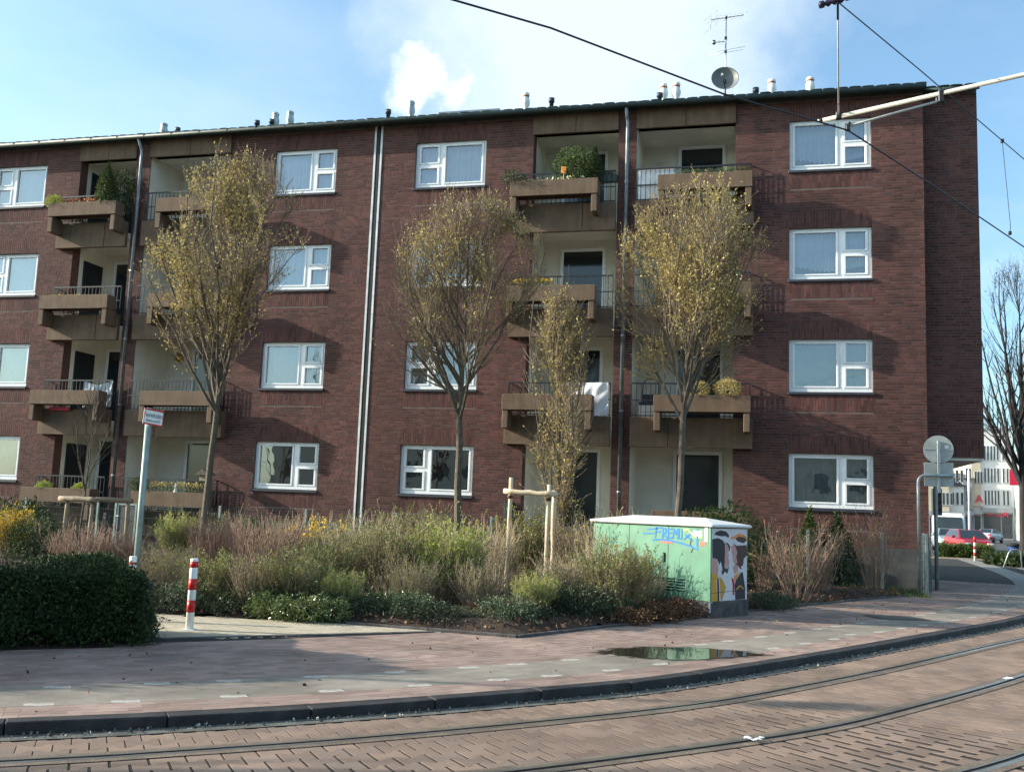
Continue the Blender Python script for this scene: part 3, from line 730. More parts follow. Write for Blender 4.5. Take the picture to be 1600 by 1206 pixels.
gp_ = MB(); gp_.tube([(XL, -.36, e0-.015), (XR+.03, -.36, e0-.015)], .062, 10); bpart(MB().tube([(XR+.034, .26, e0+.125), (XE+.02, .26, e0+.125)], .05, 10), 'gutter', M_gutter, roof)
for i in range(33): gp_.box(XL+.9*i, XL+.9*i+.025, -.428, -.3, e0-.03, e0+.05)
bpart(gp_, 'gutter', M_gutter, roof)
mb = MB(); mb.box(XL, XR+.02, -.28, .0, ZTOP-.01, ZTOP+.04); bpart(mb, 'eaves_board', M_gutter, roof)
# vents on the roof
def cowl(x, Y, z1, mt, cap):
    z0 = e0+.07+(Y+.3)*.24; h = z1-z0
    mb = MB().lathe([(.078, 0), (.078, h*.5), (.08, h*.52), (.122, h*.62), (.125, h*.72), (.094, h*.84), (.094, h*.88), (.112, h*.9), (.104, h*.97), (.056, h)], 12, 0, T(x, Y, z0))
    mb.lathe([(.099, h*.835), (.101, h*.84), (.101, h*.9), (.098, h*.905)], 12, 1, T(x, Y, z0)); return bpart(mb, 'vent_cowl', [mt, cap], roof)
for px, pt, mt in ((257, 193, M_galv), (431, 176, M_galv), (454, 174, M_galv), (643, 158, M_galv), (822, 145, M_whp), (1037, 131, M_whp), (1057, 129, M_whp), (1206, 124, M_whp), (1266, 121, M_whp)):
    p = W(px, pt, 2.0); cowl(p[0], 2.0, p[2], mt, M_terra if mt is M_whp else M_galv)
for px, pt in ((278, 200), (402, 189), (425, 187), (607, 172), (862, 154), (1031, 146), (1181, 138)):
    p = W(px, pt, 1.6); z0 = e0+.07+1.9*.24; h = p[2]-z0
    bpart(MB().lathe([(.06, 0), (.06, h-.12), (.085, h-.12), (.085, h)], 10, 0, T(p[0], 1.6, z0)), 'vent_pipe', M_sill, roof)
p = W(735, 175, .8); bpart(MB().bbox(p[0]-.9, p[0]+.9, .6, 1.7, p[2]-.28, p[2]-.03, .02), 'roof_hatch', M_zinc, roof)
M_strip = mat('edge_strip', (.66, .67, .67), .6, .12, 3.)
# white edged expansion joint
jx = -10.30
ej = bpart(MB().box(jx-.065, jx+.065, -.012, .0, .9, ZTOP-.01), 'expansion_joint', M_black)
for x in (-.118, .065): bpart(MB().box(jx+x, jx+x+.053, -.022, .0, .9, ZTOP-.01), 'white_edge_strip', M_strip, ej)
# down pipes
for x in (-3.385, -17.7):
    mb = MB().tube([(x, -.12, .1), (x, -.12, 11.62), (x-.02, -.14, 11.72), (x-.02, -.33, 11.97)], .052, 12)
    d_ = bpart(mb, 'downpipe', M_zinc)
    for z in (2.1, 4.1, 6.0, 8.0, 10.): bpart(MB().lathe([(.06, 0), (.063, .01), (.063, .05), (.06, .06)], 12, 0, T(x, -.12, z)), 'pipe_collar', M_zinc, d_)
# --- windows
def window(x0, x1, z0, z1, right):
    w, h = x1-x0, z1-z0; mb = MB(); y0, y1 = .085, .17; zs = .062; fr = .06
    def X(u): return x0+w*(u if right else 1-u)
    def bx(u0, u1, a, b_, ya=y0, yb=y1): mb.bbox(min(X(u0), X(u1)), max(X(u0), X(u1)), ya, yb, z0+a, z0+b_, .006)
    H = h
    bx(0, 1, zs, zs+.10); bx(0, 1, H-.065, H); bx(0, .042, zs+.1, H-.065); bx(.958, 1, zs+.1, H-.065)
    bx(.60, .66, zs+.1, H-.065); bx(.66, .958, .665, .745)
    # sashes a little in front of the frame
    for u0, u1, a, b_ in ((.042, .60, zs+.1, H-.065), (.66, .958, zs+.1, .665), (.66, .958, .745, H-.065)):
        su = .026 if u0 < .5 else .03; sz = .042
        bx(u0, u0+su, a, b_, y0-.014, y1-.02); bx(u1-su, u1, a, b_, y0-.014, y1-.02); bx(u0+su, u1-su, a, a+sz, y0-.0135, y1-.02); bx(u0+su, u1-su, b_-sz, b_, y0-.0135, y1-.02)
    o = bpart(mb, 'window', M_white)
    for u0, u1, a, b_ in ((.042, .60, zs+.1, H-.065), (.66, .958, zs+.1, .665), (.66, .958, .745, H-.065)):
        ga = MB(); xa, xb = sorted((X(u0), X(u1))); ga.add([(xa, .125, z0+a), (xb, .125, z0+a), (xb, .125, z0+b_), (xa, .125, z0+b_)], [(0, 1, 2, 3)])
        g_ = ga.build('pane', M_glass, o)
    MB().bbox(x0-.03, x1+.03, -.045, .12, z0-.012, z0+.05, .006).build('sill', M_sill, o)
    return o
ORD = ['ground-floor', 'first-floor', 'second-floor', 'top-floor']
WPOS = ['cut off at the left edge of the photo', 'left of the white-edged joint', 'right of the white-edged joint', 'in the rightmost column']
def pleats(name, x0, x1, z0, z1, y, mt, amp=.035, per=.11, hem=0.):
    n = max(12, int((x1-x0)/.018)); V = []; F = []
    for i in range(n+1):
        x = x0+(x1-x0)*i/n; yy = y+amp*sin(2*pi*x/per+.7*sin(x*3.))+amp*.4*sin(2*pi*x/per*.37)
        zz = z0+hem*(.5+.5*cos(2*pi*(i/n)))+hem*.25*abs(sin(i*.5))
        V += [(x, yy, zz), (x, yy, z1)]
    for i in range(n): F.append((2*i, 2*i+2, 2*i+3, 2*i+1))
    mb = MB(); mb.add(V, F, 0, True); return mb
for c, (x0, x1, rt_) in enumerate(WCOL):
    for k in range(4):
        z0 = ZS+ST_H*k; window(x0, x1, z0, z0+ZW, rt_)
        if (c, k) in ((2, 0), (1, 0)): continue
        mt = M_curtain2 if (c == 3 and k < 2) else M_curtain
        cz0 = z0+(.12 if not (c == 3 and k in (2, 3)) else .3); hem = .12 if (c == 3 and k >= 2) else 0.
        if c == 1 and k == 3: cz0 = z0+.25
        o = pleats('curtain', x0+.06, x1-.06, cz0, z0+ZW-.06, .34, mt, hem=hem).build('curtain', mt)
        tag(o, f"{'grey' if mt is M_curtain2 else 'white'} pleated curtain behind the {ORD[k]} window {WPOS[c]}", 'curtain', 'curtains behind the windows')
# --- loggias and balconies
def loggia(h, k):
    xo, xi = HALF[h]; s = 1 if xi > xo else -1; zf = .95+ST_H*k; D = 1.6
    zc = zf+ST_H-.18 if k < 3 else 11.52
    return xo, xi, s, zf, zc, D
for h in range(4):
    mb = MB()
    xo, xi, s, _, _, D = loggia(h, 0); a, b_ = min(xo, xi), max(xo, xi)
    mb.box(a-.3, b_+.02, D, D+.06, .2, 11.6)
    xs0 = xo-.10*s                              # outer side, plastered behind the brick jamb
    mb.box(min(xo, xo-.05*s), max(xo, xo-.05*s), .322, D, .2, 11.6)
    mb.box(min(xi-.004*s, xi+.05*s), max(xi-.004*s, xi+.05*s), .03, D, .2, 11.6)
    mb.box(a, b_, .02, D, 11.52, 11.6)
    bpart(mb, 'loggia_lining', M_cream)
mb = MB()
bpart(MB().box(-3.579, -3.211, .32, 1.6, .2, 11.9), 'party_wall', M_bond); bpart(MB().box(-17.879, -17.511, .32, 1.6, .2, 11.9), 'party_wall', M_bond)
for h in range(4):
    for k in range(4):
        xo, xi, s, zf, zc, D = loggia(h, k); a, b_ = min(xo, xi), max(xo, xi)
        def rng_(u, v): return (min(u, v), max(u, v))
        zp0, zp1 = .52+ST_H*k-.02, 1.235+ST_H*k-.0
        pxo = xo-.46*s; yp = -.22
        mb = MB(); seam = xo+(xi-xo)*.62
        for u, v in ((pxo, seam-.006*s), (seam+.006*s, xi-.01*s)): mb.bbox(*rng_(u, v), yp, yp+.12, zp0, zp1, .008)
        mb.box(*rng_(pxo+.001*s, pxo+.1*s), yp+.12, -.002, zp0+.001, zp1-.001)           # return to the wall
        mb.box(*rng_(pxo+.12*s, xi-.02*s), yp+.12, -.001, zf-.2, zf-.02, 1)
        mb.box(a+.002, b_-.002, 0.0, D-.002, zf-.2, zf-.02, 1)
        bal = bpart(mb, 'balcony', [M_brown, M_cream])
        # planter trough, carried on two brackets
        p0, p1 = xo-.42*s, xo+1.86*s; pz0, pz1 = zp1+.09, zp1+.49; y0, y1 = -.70, -.32
        pm = MB(); X0, X1 = rng_(p0, p1)
        pm.bbox(X0, X1, y0, y0+.06, pz0, pz1, .008); pm.bbox(X0, X1, y1-.06, y1, pz0, pz1, .008)
        pm.bbox(X0, X0+.06, y0+.0602, y1-.0602, pz0+.001, pz1-.001, .006); pm.bbox(X1-.06, X1, y0+.0602, y1-.0602, pz0+.001, pz1-.001, .006); pm.box(X0+.06, X1-.06, y0+.06, y1-.06, pz0+.01, pz1-.06, 1)
        if k > 0 or h != 0:
            pm.build('planter', [M_brown, M_soil], bal)
            for bx_ in (p0+.09*s, p1-.09*s): MB().bbox(bx_-.075, bx_+.075, y0+.02, yp-.003, pz0-.46, pz0-.002, .012).build('bracket', M_brown, bal)
        # railing
        rm = MB(); yr = -.16; zr = zp1+.84; x0r, x1r = rng_(xo-.40*s, xi-.03*s)
        for z, hh in ((zr, .02), (zp1+.42, .012), (zp1+.04, .012)): rm.box(x0r, x1r, yr-.012, yr+.012, z-hh, z+hh)
        n = int((x1r-x0r)/.115)
        for i in range(n+1): x = x0r+(x1r-x0r)*i/n; rm.box(x-.0075, x+.0075, yr-.0075, yr+.0075, zp1, zr-.02)
        xs_ = xo-.39*s
        for z in (zr, zp1+.04): rm.box(xs_-.011, xs_+.011, yr+.012, -.015, z-.018, z+.018)
        for y in (-.11, -.06): rm.box(xs_-.007, xs_+.007, y-.007, y+.007, zp1+.05, zr-.015)
        if not (k == 0 and h in (0, 1)): rm.build('railing', M_rail, bal)
        # door or window at the back of the loggia
        dw = 1.08; dx = (-4.77 if h == 0 else -1.6) if h < 2 else (-18.95 if h == 2 else -15.95)
        dz0 = zf if h in (0, 2) else zf+(.0 if k < 3 else .0); dz1 = zf+2.24
        fm = MB(); f = .075
        fm.bbox(dx-dw/2-.09, dx+dw/2+.09, D-.045, D-.001, dz1, dz1+.09, .006); fm.bbox(dx-dw/2-.09, dx-dw/2, D-.045, D-.001, dz0, dz1-.0005, .006); fm.bbox(dx+dw/2, dx+dw/2+.09, D-.045, D-.001, dz0, dz1-.0005, .006)
        fm.bbox(dx-dw/2+.001, dx+dw/2-.001, D-.03, D-.001, dz0, dz0+.1, .006)
        door = bpart(fm, 'balcony_door', M_white)
        gm = MB(); gm.add([(dx-dw/2, D-.012, dz0+.1), (dx+dw/2, D-.012, dz0+.1), (dx+dw/2, D-.012, dz1), (dx-dw/2, D-.012, dz1)], [(0, 1, 2, 3)]); gm.build('pane', M_carglass, door)
        vm = MB(); lo = dz0+.1; hi = dz0+(1.35 if (h+k) % 3 else 2.2)
        pleats('net', dx-dw/2+.02, dx+dw/2-.02, lo, hi, D-.0065, M_curtain2, .0035, .09).build('door_curtain', M_curtain2 if (h+k) % 2 else M_curtain, door)
        if h in (2,):
            sm = MB(); sm.bbox(xo+.001, xo+.05, .5, 1.35, zf, zf+2.1, .006); sd_ = bpart(sm, 'balcony_side_door', M_rail)
# top fascia panels
mb = MB()
for xo, xi in HALF:
    a, b_ = min(xo, xi), max(xo, xi); c = (a+b_)/2
    for u, v in ((a-.02, c-.005), (c+.005, b_)): bpart(MB().bbox(u, v, -.06, .02, 11.46, 11.975, .006), 'fascia_panel', M_brown)
# ================================================================== PLANTS
def unit(v): return v/np.maximum(np.linalg.norm(v, axis=-1, keepdims=True), 1e-9)
def grow(S, D, L, R, k, rng, curve=.25, jit=.04, taper=.25):
    """N curved shoots: start S, direction D, length L, base radius R -> points N x k x 3, radii"""
    t = np.linspace(0, 1, k)[None, :, None]; N = len(S)
    up = np.zeros((N, 1, 3)); up[..., 2] = 1
    P = S[:, None]+D[:, None]*t*L[:, None, None]+up*(t**2)*L[:, None, None]*curve
    J = rng.normal(0, 1, (N, k, 3))*jit*L[:, None, None]; J[:, 0] = 0
    P = P+np.cumsum(J, 1)*.6*np.sqrt(t)
    RR = R[:, None]*(1-(1-taper)*t[..., 0]); return P, RR
def branch(P, RR, n, t0, t1, ang, lfun, rf, k, rng, curve=.25, jit=.04, tpow=1.):
    """n children on each shoot"""
    N, K, _ = P.shape; pi_ = np.repeat(np.arange(N), n); t = t0+(t1-t0)*rng.random(len(pi_))**tpow
    f = t*(K-1); i = np.minimum(f.astype(int), K-2); u = (f-i)[:, None]
    S = P[pi_, i]*(1-u)+P[pi_, i+1]*u; Td = unit(P[pi_, i+1]-P[pi_, i]); R0 = (RR[pi_, i]*(1-u[:, 0])+RR[pi_, i+1]*u[:, 0])*rf
    rnd = rng.normal(0, 1, Td.shape); sd = unit(np.cross(Td, rnd)); a = ang*rng.uniform(.6, 1.25, len(pi_))[:, None]
    D = unit(Td*np.cos(a)+sd*np.sin(a)); L = lfun(t, pi_, S)*rng.uniform(.6, 1.2, len(pi_))
    return grow(S, D, L, R0, k, rng, curve, jit)
def tubes(P, RR, n):
    N, k, _ = P.shape; d = unit(P[:, -1]-P[:, 0]); ref = np.where(np.abs(d[:, 2:3]) < .9, np.array([[0, 0, 1.]]), np.array([[1., 0, 0]]))
    a = unit(np.cross(d, ref)); b = np.cross(d, a); th = np.arange(n)*2*pi/n
    ring = np.cos(th)[None, :, None]*a[:, None]+np.sin(th)[None, :, None]*b[:, None]
    V = P[:, :, None]+RR[:, :, None, None]*ring[:, None]; V = V.reshape(-1, 3)
    i, j = np.meshgrid(np.arange(k-1), np.arange(n), indexing='ij'); i, j = i.ravel(), j.ravel(); j2 = (j+1) % n
    F = np.stack([i*n+j, i*n+j2, (i+1)*n+j2, (i+1)*n+j], 1); F = (F[None]+(np.arange(N)*k*n)[:, None, None]).reshape(-1, 4)
    return V, F
def along(P, n, rng, t0=.1, t1=1.0):
    N, K, _ = P.shape; pi_ = np.repeat(np.arange(N), n); t = t0+(t1-t0)*rng.random(len(pi_)); f = t*(K-1); i = np.minimum(f.astype(int), K-2); u = (f-i)[:, None]
    return P[pi_, i]*(1-u)+P[pi_, i+1]*u, unit(P[pi_, i+1]-P[pi_, i])
def leaves(C, size, rng, dirs=None, wid=.5, drop=0., spread=1.):
    n = len(C); d = rng.normal(0, 1, (n, 3))*spread
    if dirs is not None: d = d+dirs*1.2
    d[:, 2] -= drop; d = unit(d); s = unit(np.cross(d, rng.normal(0, 1, (n, 3)))); sz = size*rng.uniform(.6, 1.35, n)[:, None]
    m = C+d*sz*.5; nrm = np.cross(d, s)
    V = np.stack([C, m+s*sz*wid*.5+nrm*sz*.08, C+d*sz, m-s*sz*wid*.5+nrm*sz*.08], 1).reshape(-1, 3)
    return V, np.arange(4*n).reshape(n, 4)
class PM:
    def __init__(s): s.V = []; s.F = []; s.M = []; s.n = 0
    def add(s, VF, mi=0): V, F = VF; s.V.append(V); s.F.append(F+s.n); s.M.append(np.full(len(F), mi)); s.n += len(V); return s
    def mesh(s, name, mats): return npmesh(name, np.vstack(s.V), s.F, mats, np.concatenate(s.M))
    def build(s, name, mats, parent=None, loc=None): return link(name, s.mesh(name, mats), parent, loc)
A1_ = lambda *v: np.array(v, float)

def street_tree(name, base, top, fork, rad, seed, label, cat='tree', group=None, leafm=None, leafn=5, lsize=.05, tr=.085, lean=(0, 0), nl=34, twigm=None, barkm=None, spread=.62, leafpow=None, ntw=9, nsub=11, parts=True, low=.0):
    rng = np.random.default_rng(seed); e = empty(name, base); tag(e, label, cat, group); H = top
    K = 12; t = np.linspace(0, 1, K); P0 = np.zeros((1, K, 3)); P0[0, :, 2] = t*H*.93
    P0[0, :, 0] = lean[0]*t+np.cumsum(rng.normal(0, .025, K))*.6; P0[0, :, 1] = lean[1]*t+np.cumsum(rng.normal(0, .025, K))*.6; P0[0, 0, :2] = 0
    R0 = np.where(t*H < fork, tr*(1-.22*t*H/fork), tr*.78*np.clip(1-(t*H*.93-fork)/(H-fork), .05, 1)**1.1)[None]
    R0[0, 0] *= 1.35
    tf_ = fork/(H*.93)
    # ascending limbs
    def ll(tt, pi_, S): z = S[:, 2]; q = (z-fork)/(H-fork); return np.clip((H-z)*.80, .5, 9)*np.where(q < .12, .72+.28*np.clip(q/.12, 0, 1), 1)
    P1, R1 = branch(P0, R0, nl, tf_-low, .93, spread, ll, .62, 9, rng, .18, .022, 1.35)
    # keep the crown inside an egg
    def squeeze(P):
        z = np.clip((P[..., 2]-fork)/(H-fork), 0.01, 1); rr = rad*np.clip(np.sin(pi*np.clip(z, 0, 1)**.8)**.55, .16, 1)*1.0
        c = np.stack([np.interp(P[..., 2], P0[0, :, 2], P0[0, :, 0]), np.interp(P[..., 2], P0[0, :, 2], P0[0, :, 1])], -1)
        d = P[..., :2]-c; r = np.linalg.norm(d, axis=-1); f = np.where(r > rr, (rr+(r-rr)*.5)/np.maximum(r, 1e-6), 1); P[..., :2] = c+d*f[..., None]
        over = P[..., 2] > H; P[..., 2] = np.where(over, H-.05+(P[..., 2]-H)*.5, P[..., 2]); return P
    P1 = squeeze(P1)
    vig = rng.uniform(.55, 1.35, len(P1))     # strong and weak limbs make an uneven outline
    P2, R2 = branch(P1, R1, nsub, .18, .97, .55, lambda t_, p, S: (.36+.85*(1-t_))*rad*.60*vig[p], .55, 6, rng, .28, .045); P2 = squeeze(P2)
    P3, R3 = branch(P2, R2, ntw, .12, 1, .6, lambda t_, p, S: .30+.28*(1-t_), .6, 4, rng, .25, .05)
    R1 = np.maximum(R1, .010); R2 = np.maximum(R2, .0055); R3 = np.full_like(R3, .0034)
    bm = barkm or M_bark; tm = twigm or M_twig
    PM().add(tubes(P0, R0, 10)).add(tubes(P1, R1, 6)).build('trunk', [bm], e)
    cr = PM().add(tubes(P2, R2, 4)).add(tubes(P3, R3, 3)); crown = cr.build('crown', [tm], e)
    if leafm is not None:
        c, d = along(P3, leafn, rng, .1, 1); c2, d2 = along(P2, max(1, leafn*2), rng, .3, 1); c = np.vstack([c, c2]); d = np.vstack([d, d2])
        q = np.sin(c[:, 0]*3.3+seed)*np.sin(c[:, 1]*3.1+2*seed)+np.sin(c[:, 2]*2.6+c[:, 0]*1.7+seed)*.7; k = rng.random(len(c)) < np.clip(.46+.38*q, .12, 1); c, d = c[k], d[k]
        if leafpow is not None:
            z = (c[:, 2]-fork)/(H-fork); k = rng.random(len(c)) < np.clip(leafpow(z, c), 0, 1); c, d = c[k], d[k]
        PM().add(leaves(c, lsize, rng, d, .62)).build('foliage', [leafm], crown)
    return e
G3 = 'three budding street trees in front of the facade'
p = W(320, 830, -5.0); street_tree('hornbeam_tree', (p[0]-.05, -5., .12), 9.0, 3.35, 1.85, 5, 'budding tree with a wide ochre crown behind the fire lane sign', group=G3, leafm=M_budleaf, leafn=6, lsize=.058, nl=32, nsub=11, ntw=10, lean=(.35, 0), leafpow=lambda z, c: np.where(z > .1, .95, .35)*np.where(c[:, 0] > .9, .6, 1))
p = W(715, 800, -5.0); street_tree('hornbeam_tree', (p[0], -5., .12), 7.75, 3.1, 1.75, 23, 'middle budding tree with sparse bare lower boughs before the brick wall', group=G3, leafm=M_budleaf, leafn=5, lsize=.052, leafpow=lambda z, c: np.clip(z*1.35-.15, .04, .9), nl=34, nsub=11, ntw=10, spread=.72)
p = W(1052, 800, -5.0); street_tree('hornbeam_tree', (p[0], -5., .12), 8.0, 3.3, 1.72, 42, 'dense yellow-green budding tree behind the green utility cabinet', group=G3, leafm=M_budleaf, leafn=9, lsize=.05, nl=34, nsub=11, ntw=10, lean=(.42, 0), tr=.075, leafpow=lambda z, c: np.where(z > .06, .95, .3))
p = W(870, 800, -6.3); street_tree('columnar_hornbeam', (p[0], -6.3, .12), 5.45, .45, .62, 77, 'slim columnar young tree tied to a wooden stake frame', leafm=M_budleaf, leafn=5, lsize=.05, tr=.035, nl=30, spread=.22, ntw=6, nsub=9, leafpow=lambda z, c: np.where(z > .1, .75, .5))
p = W(128, 800, -4.6); street_tree('young_tree', (p[0], -4.6, .12), 3.75, 1.5, .6, 81, 'leafless thin young tree between weathered stakes at the left', leafm=None, tr=.03, nl=9, spread=.5, ntw=3, nsub=4, twigm=M_twigdark)
tb = G(1592, 884, .1); street_tree('dark_tree', (tb[0]+.2, tb[1], .1), 12.6, 3.0, 3.0, 90, 'dark bare tree standing beside the side street at the right edge', leafm=M_twigdark, leafn=1, lsize=.07, tr=.17, nl=30, twigm=M_twigdark, barkm=M_twigdark, spread=.45, ntw=5, nsub=10)
# trees across the road; the photograph shows their shade on the paving and their reflection in the panes
for i, (x, y, h, sd_, lb, nl_) in enumerate(((-12.2, -21.6, 8.5, 61, 'bare street tree nearest the tracks on the far side of the road', 22), (-16.5, -24.4, 10, 62, 'taller bare street tree behind the one nearest the tracks across the road', 14), (-23.5, -27.2, 11, 63, 'tallest bare street tree farthest along the road on the left', 14))):
    street_tree('bare_street_tree', (x, y, 0), h, 2.6, 2.2, sd_, lb, group='bare trees across the road', leafm=M_budleaf, leafn=2, lsize=.07, tr=.12, nl=nl_, ntw=4, nsub=7)

def shrub_mesh(seed, h, spread, stems, sub, twigs, leafn, lsize, mats, up=.75, leafz=(0., 1.), stemr=.007, yellow=0):
    rng = np.random.default_rng(seed); N = stems
    az = rng.random(N)*2*pi; rr = np.sqrt(rng.random(N)); S = np.column_stack([np.cos(az)*rr*spread*.28, np.sin(az)*rr*spread*.28, np.zeros(N)-.03])
    tilt = rr*spread/h*rng.uniform(.55, 1.1, N); D = unit(np.column_stack([np.cos(az)*tilt, np.sin(az)*tilt, np.ones(N)])); L = h*rng.uniform(.55, 1.05, N)/(1+.12)
    P1, R1 = grow(S, D, L, np.full(N, stemr), 7, rng, .05, .026, .35)
    pm = PM().add(tubes(P1, R1, 4)); P2, R2 = branch(P1, R1, sub, .12, .95, .36, lambda t, p, s_: h*(.16+.36*(1-t)), .6, 4, rng, .3, .04); R2 = np.maximum(R2, .0034); pm.add(tubes(P2, R2, 3))
    PP = P2
    if twigs: P3, R3 = branch(P2, R2, twigs, .2, 1, .6, lambda t, p, s_: h*.10+0*t, .7, 3, rng, .2, .06); R3 = np.full_like(R3, .0026); pm.add(tubes(P3, R3, 3)); PP = P3
    if leafn:
        c, d = along(PP, leafn, rng, .15, 1); z = c[:, 2]/h; k = (z > leafz[0]) & (z < leafz[1]+.3); c, d = c[k], d[k]
        if yellow: w = c[:, 2]/h > yellow; pm.add(leaves(c[~w], lsize, rng, d[~w]), 1); pm.add(leaves(c[w], lsize*1.5, rng, d[w], .9), 2)
        else: pm.add(leaves(c, lsize, rng, d), 1)
    return pm.mesh('shrub', mats)
SHRUB = {
 'bright': shrub_mesh(1, 1.6, .9, 90, 6, 4, 5, .05, [M_twiggrey, M_fresh], leafz=(.25, 1.)),
 'twiggy': shrub_mesh(2, 1.5, 1.0, 85, 5, 2, 3, .045, [M_twiggrey, M_dull]),
 'green': shrub_mesh(3, 1.5, .95, 80, 5, 3, 5, .048, [M_twig, M_dull]),
 'red': shrub_mesh(4, 1.35, .8, 95, 4, 1, 0, .03, [M_twigred, M_dull]),
 'tan': shrub_mesh(5, 1.5, .85, 80, 4, 1, 3, .04, [M_twiggrey, M_budleaf]),
 'fan': shrub_mesh(13, 1.4, 1.0, 46, 6, 3, 3, .04, [M_twiggrey, M_dull], stemr=.012),
 'slim': shrub_mesh(6, 1.6, .6, 32, 4, 2, 2, .03, [M_twigred, M_budleaf]),
 'forsythia': shrub_mesh(7, 1.35, .8, 20, 7, 2, 5, .045, [M_twig, M_dull, M_yellow], yellow=.72),
 'yellow': shrub_mesh(8, 1.3, .8, 34, 8, 3, 5, .05, [M_twig, M_yellow]),
}
def shrub(kind, px, pyb, ptop, label, name='shrub', wide=1., group='shrubs in the planting bed', rz=None):
    b = G(px, pyb, .2); h0 = max(v.co.z for v in SHRUB[kind].vertices); top = W(px, ptop, b[1])[2]; k = (top-.15)/h0*(1.0 if kind in ('bright', 'slim', 'yellow', 'forsythia') else 1.17)
    o = link(name, SHRUB[kind], None, (b[0], b[1], .17)); o.scale = (k*wide, k*wide, k); o.rotation_euler = (0, 0, random.uniform(0, 6) if rz is None else rz)
    return tag(o, label, 'shrub', group)
shrub('bright', 700, 944, 790, 'bright yellow-green leafing shrub in the middle of the bed', wide=1.02)
shrub('twiggy', 560, 925, 800, 'broad grey-green twiggy shrub below the white-edged joint', wide=1.1)
shrub('green', 605, 940, 822, 'dull green shrub touching the bright yellow-green shrub on its left')
shrub('green', 505, 940, 845, 'low dull green shrub under the yellow forsythia sprays')
shrub('forsythia', 487, 905, 806, 'sparse forsythia shrub tipped with yellow flowers left of the joint', 'forsythia')
shrub('red', 415, 915, 806, 'bare reddish-brown shrub left of the yellow forsythia sprays', wide=1.05)
shrub('red', 335, 905, 812, 'bare reddish shrub right behind the striped bollard', wide=1.15)
shrub('bright', 272, 875, 788, 'yellow-green shrub at the foot of the left budding tree', wide=.95)
shrub('tan', 350, 880, 800, 'tan twiggy shrub behind the reddish one near the left tree')
shrub('twiggy', 255, 925, 850, 'low grey twiggy shrub right of the fire lane sign post', wide=1.2)
shrub('tan', 770, 925, 815, 'tan shrub just left of the peeled stake frame', wide=.9)
shrub('green', 815, 915, 805, 'green-tinged shrub between the two peeled stakes', wide=.9)
shrub('tan', 905, 925, 795, 'tall russet twiggy shrub right of the stake frame', wide=.95)
shrub('tan', 950, 935, 812, 'russet shrub against the left end of the utility cabinet', wide=.9)
shrub('green', 965, 958, 858, 'green-budded arching shrub in front of the utility cabinet', wide=1.15)
shrub('twiggy', 880, 945, 865, 'low twiggy shrub at the foot of the right stake', wide=1.1)
shrub('tan', 655, 915, 800, 'tan shrub half hidden behind the bright yellow-green one')
shrub('twiggy', 640, 950, 868, 'low twiggy shrub below the bright shrub at its left foot', wide=1.1)
shrub('twiggy', 745, 952, 872, 'low twiggy shrub below the bright shrub at its right foot', wide=1.1)
cc = G(1110, 966, .12)
for i, (xl, yl, hh, lb) in enumerate(((-1.5, -.55, 1.2, 'tall fan-shaped twiggy shrub whose shade falls on the cabinet front'), (-.98, -.42, .80, 'smaller fan-shaped twiggy shrub close to the louvres of the cabinet'))):
    ca_, sa_ = cos(radians(-31)), sin(radians(-31)); h0 = max(v.co.z for v in SHRUB['fan'].vertices)
    o = link('shrub', SHRUB['fan'], None, (cc[0]+xl*ca_-yl*sa_, cc[1]+xl*sa_+yl*ca_, .17)); k = hh/h0; o.scale = (k, k, k); o.rotation_euler = (0, 0, 1.3+i*2); tag(o, lb, 'shrub', 'shrubs in the planting bed')
shrub('slim', 1194, 925, 835, 'thin bare shrub right beside the painted end of the cabinet')
shrub('slim', 1245, 934, 806, 'big fan-shaped bare shrub in front of the rightmost window', wide=1.5)
shrub('slim', 1285, 927, 815, 'bare tan shrub leaning right under the rightmost window', wide=.9)
shrub('slim', 1368, 921, 778, 'slim upright bare shrub beside the corner fence post', wide=.8)
shrub('red', 125, 905, 822, 'bare brown shrub around the weathered stakes', wide=1.3)
shrub('red', 190, 905, 832, 'bare brown shrub left of the fire lane sign post', wide=1.2)
shrub('yellow', 8, 872, 782, 'yellow flowering forsythia at the left edge of the photo', 'forsythia')
shrub('tan', 1150, 890, 785, 'thin tan shrub rising behind the cabinet lid', wide=.8)
shrub('green', 450, 952, 868, 'leafy low shrub between the glossy shrublets and the forsythia', wide=1.25)
shrub('bright', 530, 955, 880, 'low yellow-green shrub left of the two low twiggy ones', wide=1.2)
shrub('bright', 835, 962, 885, 'low yellow-green shrub at the front between the two stakes', wide=1.2)
shrub('tan', 395, 950, 862, 'low tan twiggy shrub right of the striped bollard', wide=1.2)
shrub('green', 330, 945, 868, 'low green-budded shrub just right behind the striped bollard', wide=1.2)
shrub('twiggy', 455, 880, 806, 'grey twiggy shrub at the fence behind the forsythia sprays', wide=1.1)
shrub('red', 690, 885, 798, 'reddish twigs at the fence behind the bright yellow-green shrub', wide=1.)
shrub('green', 640, 895, 800, 'grey-green shrub at the fence right of the white-edged joint', wide=1.)
